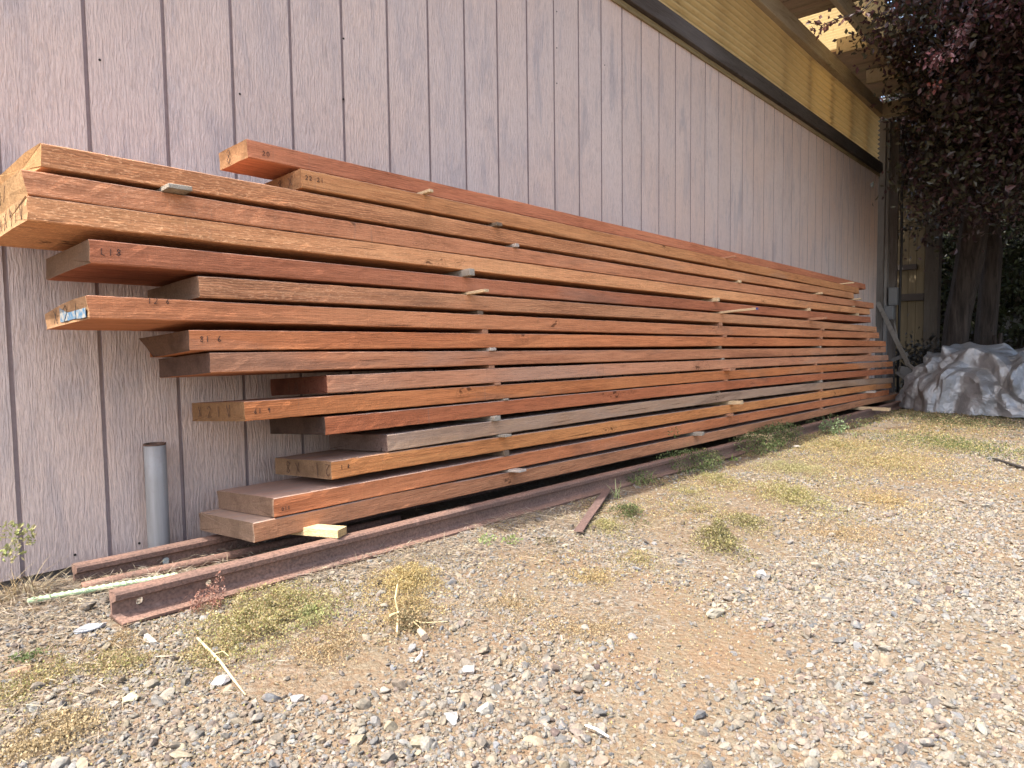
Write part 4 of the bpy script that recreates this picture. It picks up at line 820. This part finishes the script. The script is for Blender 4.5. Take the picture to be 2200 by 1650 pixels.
# ------------------------------------------------------------------ tarp
tp = NT('silver_tarp'); f = tp.noise(5, tp.coord(), 4); g_ = tp.noise(300, tp.coord(), 2)
c = tp.mix(tp.ramp(f, [(.35, 0), (.65, 1)]), (.19, .19, .195), (.26, .26, .265))
TARP = tp.fin(c, .3, tp.bump(tp.noise(15, tp.coord(), 6, .62, .8), .55, .03), .9, .35)
tc = np.array([7.75, -1.62]); na, nr = 420, 150; V = []; F = []
def fold(x, y, z):
    p = Vector((x * 1.0, y * 1.0, z)); wv = noise.noise_vector(p * 2.2) * .22
    tri = lambda u: 1 - abs(2 * (u % 1.0) - 1)
    a = noise.voronoi((p + wv) * 2.1)[0]; q_ = p + wv * 1.3
    h = .13 * (a[0] - .35)
    h += .10 * (tri(1.9 * (q_.y * .8 + q_.z * .9) + .3) - .5) * (.4 + noise.noise(p * 1.7))
    h += .07 * (tri(3.3 * (q_.y * .5 - q_.z * 1.0 + q_.x * .4)) - .5)
    h += .05 * (tri(4.7 * (q_.y * 1.0 + q_.z * .25)) - .5) * (.5 + noise.noise(p * 2.9 + Vector((3, 0, 0))))
    h += .045 * (tri(5.3 * (q_.y * .9 - q_.z * .5 + q_.x * .5)) - .5) + .022 * (tri(9.5 * (q_.y * .6 + q_.z * .8)) - .5)
    return h
for i in range(nr):
    t = i / (nr - 1)
    for j in range(na):
        a = 2 * math.pi * j / na; ex = abs(math.cos(a)) ** .8 * np.sign(math.cos(a)); ey = abs(math.sin(a)) ** .8 * np.sign(math.sin(a))
        rx, ry = .72, 1.13; rr = t ** .8; edge = 1 + .05 * math.sin(a * 5 + 1) + .04 * math.sin(a * 11) + .03 * math.sin(a * 23)
        prof_ = (1 - rr ** 4.6) ** .8 if rr < 1 else 0
        x = tc[0] + ex * rx * rr * edge; y = tc[1] + ey * ry * rr * edge
        z = float(zg(x)) + .01 + .50 * prof_ * (1.02 + .20 * (y + 1.62) / 1.1) * (1 - .1 * (x - 7.7)); f_ = fold(x, y, z) * (1 - max(0, rr - .9) * 8)
        nx_, ny_ = ex * rr ** 2, ey * rr ** 2; V.append((x + nx_ * f_ * 1.1, y + ny_ * f_ * 1.1, max(z + f_ * (1 - rr ** 3), float(zg(x)) + .004 + .012 * abs(math.sin(a * 31)) * (rr > .95))))
for i in range(nr - 1):
    for j in range(na): F.append((i * na + j, i * na + (j + 1) % na, (i + 1) * na + (j + 1) % na, (i + 1) * na + j))
npmesh('tarp', V, np.array(F), TARP, smooth=False, label='crumpled silver tarp covering a low heap under the tree', cat='tarp')

# ------------------------------------------------------------------ trees
LEAFP = leafmat('plum_leaf', .38, .2, .5, .8); LEAFG = leafmat('dark_green_leaf', .5, .12, .3, .5)
PUR = [(.045, .018, .02), (.06, .024, .026), (.035, .02, .018), (.07, .034, .034), (.045, .038, .018), (.055, .05, .022), (.05, .045, .02)]
GRN = [(.05, .065, .02), (.035, .045, .018), (.07, .08, .03), (.045, .035, .02)]
def crown(name, blobs, leaf, pal, mat, parent, per, extra=()):
    parts = list(extra)
    for (c_, r_, n_) in blobs:
        c_ = np.array(c_); r_ = np.array(r_); k_ = max(4, n_ // per)
        u = RS.normal(size=(k_, 3)); u /= np.linalg.norm(u, axis=1)[:, None]; cc_ = c_ + u * r_ * (RS.rand(k_, 1) ** .45)
        cs = RS.uniform(.10, .26, k_) * min(1.6, max(1, r_.mean()))
        who = RS.randint(k_, size=n_); P = cc_[who] + RS.normal(size=(n_, 3)) * cs[who][:, None] * np.array([1, 1, .7])
        ok = ~((P[:, 1] > -.30) & (P[:, 0] < 9.05)); P = P[ok]; who = who[ok]; n_ = len(P)
        tone = RS.uniform(.6, 1.35, k_)[who]; ip = (RS.randint(len(pal), size=k_)[who] + (RS.rand(n_) < .35) * RS.randint(len(pal), size=n_)) % len(pal)
        C_ = np.array(pal)[ip] * tone[:, None] * RS.uniform(.8, 1.2, (n_, 1)); L = leaf * RS.uniform(.6, 1.25, n_); d = unit(n_, -.35)
        parts.append(quads(P, L, L * .55, d, unit(n_), C_, .15))
    V, F, C_ = join(parts); return npmesh(name, V, F, mat, parent, vcol=C_)
bark = NT('tree_bark'); f = bark.noise(1, bark.coord((30, 30, 4)), 6, .65, .5); BARK = bark.fin(bark.mix(bark.ramp(f, [(.35, 0), (.65, 1)]), (.022, .017, .014), (.065, .05, .042)), .9, bark.bump(f, .9, .02), .2)
def trunk(pts, rad, parent, name='trunk', n_=22, flute=.10):
    pts = [np.array(p, float) for p in pts]; sm = []; rs_ = []
    for i in range(len(pts) - 1):
        for t in np.linspace(0, 1, 8, endpoint=False): sm.append(pts[i] * (1 - t) + pts[i + 1] * t); rs_.append(rad[i] * (1 - t) + rad[i + 1] * t)
    sm.append(pts[-1]); rs_.append(rad[-1]); V = []; F = []
    for q, (p, r_) in enumerate(zip(sm, rs_)):
        for j in range(n_):
            a = 2 * math.pi * j / n_; k_ = 1 + flute * math.sin(a * 5 + q * .06) + .06 * noise.noise(Vector((math.cos(a) * 2, math.sin(a) * 2, q * .22 + p[1] * 5)))
            V.append(p + np.array([math.cos(a), math.sin(a), 0]) * r_ * k_)
    for q in range(len(sm) - 1):
        for j in range(n_): F.append([q * n_ + j, q * n_ + (j + 1) % n_, (q + 1) * n_ + (j + 1) % n_, (q + 1) * n_ + j])
    F.append([(len(sm) - 1) * n_ + j for j in range(n_)])
    return npmesh(name, V, F, BARK, parent, smooth=True)
TX = 9.0
def tp_(px, py, X): return at(px, py, 0, X)
t1 = empty('plum_tree', tuple(tp_(2045, 760, TX)), label='dark purple-leaved tree with thick leaning trunk behind the tarp, crown over the yard', cat='tree')
A, B, C_ = tp_(2045, 790, TX), tp_(2083, 560, TX), tp_(2100, 430, TX - .1)
trunk([A, A * .5 + B * .5 + (0, .02, 0), B, C_, C_ + (-.3, -.25, .8), C_ + (-.5, -.5, 1.6)], [.118, .120, .128, .13, .11, .08], t1)
def limb(pts, r0, r1, parent):
    b = MB(); pts = [np.array(p, float) for p in pts]; b.tube(pts, list(np.linspace(r0, r1, len(pts))), 8); b.build('limb', BARK, parent, smooth=True)
limb([C_, (7.8, -1.3, 2.6), (6.8, -1.4, 3.0), (5.6, -1.5, 3.2), (4.4, -1.6, 3.0)], .09, .02, t1)
limb([C_ + (-.2, -.1, .3), (8.2, -.7, 2.6), (7.6, -.55, 2.75), (7.0, -.6, 2.6)], .06, .015, t1)
limb([tp_(1957, 240, 7.8), tp_(1985, 262, 7.9), tp_(2020, 300, 8.2), tp_(2060, 330, 8.5)], .035, .06, t1)
SPR = []
# hanging sprays of redder, sunlit leaves
def spray(pts, n_, leaf, pal, parent, rad=.03, name='spray', mat=LEAFP):
    pts = [np.array(p, float) for p in pts]; tt = RS.rand(n_) * (len(pts) - 1); i = np.minimum(tt.astype(int), len(pts) - 2); f = (tt - i)[:, None]; P = np.array(pts)[i] * (1 - f) + np.array(pts)[i + 1] * f
    P = P + RS.normal(0, rad, (n_, 3)); C_ = np.array(pal)[RS.randint(len(pal), size=n_)] * RS.uniform(.7, 1.3, (n_, 1)); L = leaf * RS.uniform(.6, 1.2, n_)
    SPR.append(quads(P, L, L * .6, unit(n_, -.6), unit(n_), C_, .1))
    b = MB(); b.tube(pts, list(np.linspace(.005, .002, len(pts))), 5); b.build('twig', BARK, parent)
REDL = [(.09, .03, .036), (.12, .045, .052), (.06, .026, .03)]
def tr_(px, py, t): return C0 + ray(px, py) * t
spray([tr_(1905, -30, 4.2), tr_(1850, 25, 4.1), tr_(1800, 40, 4.0), tr_(1765, 55, 4.0), tr_(1735, 48, 3.95)], 60, .045, [(.05, .02, .02), (.10, .04, .03)], t1, .02)
spray([tr_(2110, -40, 4.2), tr_(2075, 50, 4.2), tr_(2050, 100, 4.25), tr_(2020, 125, 4.3), tr_(1995, 130, 4.3)], 260, .035, REDL, t1, .03)
spray([tr_(2030, -30, 4.6), tr_(2015, 50, 4.6)], 60, .035, REDL, t1, .02)
spray([tr_(2215, -30, 4.6), tr_(2170, 15, 4.6), tr_(2150, 20, 4.6)], 160, .04, REDL, t1, .07)
spray([tr_(2030, 150, 5.4), tr_(2010, 185, 5.4), tr_(1998, 195, 5.4)], 40, .04, [(.25, .06, .04), (.12, .05, .05)], t1, .02)
spray([tr_(1960, -60, 4.9), tr_(1930, 10, 4.9), tr_(1900, 60, 5.0), tr_(1860, 80, 5.1)], 500, .045, PUR + REDL[:1], t1, .10)
spray([tr_(1860, 500, 8.7) * 0 + tr_(1990, 470, 8.0), tr_(1960, 480, 8.0), tr_(1930, 500, 8.0), tr_(1905, 492, 8.0)], 60, .05, [(.03, .025, .02)], t1, .03)
crown('crown', [((7.6, -2.1, 3.0), (1.5, 1.55, 1.15), 26000), ((8.9, -1.4, 3.1), (1.5, 1.0, 1.3), 16000), ((7.4, -4.3, 3.0), (1.8, 1.6, 1.3), 12000),
                ((5.6, -2.6, 3.5), (1.2, 1.2, .7), 9000), ((7.5, -1.2, 2.2), (.8, .55, .6), 7000), ((6.3, -1.45, 3.2), (.8, .5, .5), 8000), ((7.2, -1.0, 3.5), (1.0, .6, .6), 9000), ((9.6, -.6, 2.6), (.8, .6, 1.0), 6000), ((9.5, -.35, 3.1), (.5, .55, .8), 9000), ((9.3, -2.6, 2.2), (1.3, 1.3, 1.0), 7000)], .062, PUR, LEAFP, t1, 90, extra=SPR)
crown('added_shade_crown', [((5.4, -1.7, 4.5), (1.6, 1.7, .5), 24000), ((4.3, -3.2, 4.1), (1.2, 1.3, .5), 12000), ((7.6, -1.6, 4.9), (1.9, 2.0, .6), 24000), ((6.2, -4.2, 4.6), (1.8, 1.5, .6), 9000), ((9.6, -1.8, 5.0), (1.5, 2.2, .6), 9000)], .13, PUR, LEAFP, t1, 60)  # extra canopy added, mostly out of view, to shade the tarp and trunks
t2 = empty('tree', tuple(tp_(2112, 760, TX + .5)), label='second dark tree with slimmer trunk right of the leaning one', cat='tree')
A, B = tp_(2112, 800, TX + .5), tp_(2132, 540, TX + .5)
trunk([A, A * .5 + B * .5, B, B + (.1, .1, .9), B + (.3, .4, 2.0)], [.108, .098, .095, .09, .07], t2)
crown('crown', [((10.4, -2.4, 3.6), (1.6, 1.6, 1.3), 12000), ((10.2, -.6, 3.7), (1.4, 1.2, 1.1), 8000)], .075, GRN + PUR[:2], LEAFG, t2, 90)
for i, (cx, cy, rz, lab) in enumerate([(12.6, 1.4, 2.4, 'dark background tree left of the trunks, filling the gap behind the back shed'), (13.2, -1.2, 2.6, 'dark background tree seen between the two trunks'), (12.6, -4.2, 2.5, 'dark background tree at the far right edge')]):
    tb = empty('background_tree', (cx, cy, -.2), label=lab, cat='tree', group='shaded trees in the background')
    trunk([(cx, cy, -.2), (cx + .1, cy, 1.4), (cx, cy + .1, 3)], [.16, .13, .06], tb)
    crown('crown', [((cx, cy, 3.2), (1.6, 1.9, 1.9), 9000), ((cx - .2, cy, 1.1), (1.1, 1.5, .9), 5000)], .11, GRN, LEAFG, tb, 60)
hb = empty('hedge', (15.5, -1, -.2), label='tall dark hedge closing the view behind the trees', cat='hedge')
crown('foliage', [((15.8, -1.0, 2.4), (1.0, 7.5, 2.6), 26000)], .17, GRN, LEAFG, hb, 70)
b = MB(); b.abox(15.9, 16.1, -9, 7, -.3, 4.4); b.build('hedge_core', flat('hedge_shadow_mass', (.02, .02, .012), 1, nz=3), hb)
sh = empty('low_shrub', (9.8, -.5, -.15), label='dark leafless shrub low behind the leaning board', cat='shrub')
crown('foliage', [((9.5, -.55, .15), (.5, .45, .35), 2600)], .06, [(.03, .025, .02), (.05, .04, .025)], LEAFG, sh, 60)
b = MB(); a = at(2155, 662, 0, 13.6); c_ = at(2260, 706, 0, 13.6); b.abox(13.6, 13.75, c_[1], a[1], c_[2], a[2], .01)
b.build('pale_panel', flat('pale_grey_panel', (.62, .64, .68), .6), label='pale panel glimpsed behind the trunks at the right edge', cat='panel')
b = MB()
for (p, q_) in (((2180, 770), (2215, 742)), ((2150, 790), (2190, 748)), ((2190, 760), (2230, 735)), ((2140, 770), (2136, 720)), ((2148, 775), (2150, 715))):
    b.tube([at(*p, 0, 8.9), (at(*p, 0, 8.9) + at(*q_, 0, 8.9)) / 2 + (0, 0, .03), at(*q_, 0, 8.9)], [.03, .026, .018], 7)
b.build('fallen_branches', BARK, smooth=True, label='fallen branches lying behind the tarp right of the trunks', cat='branch')
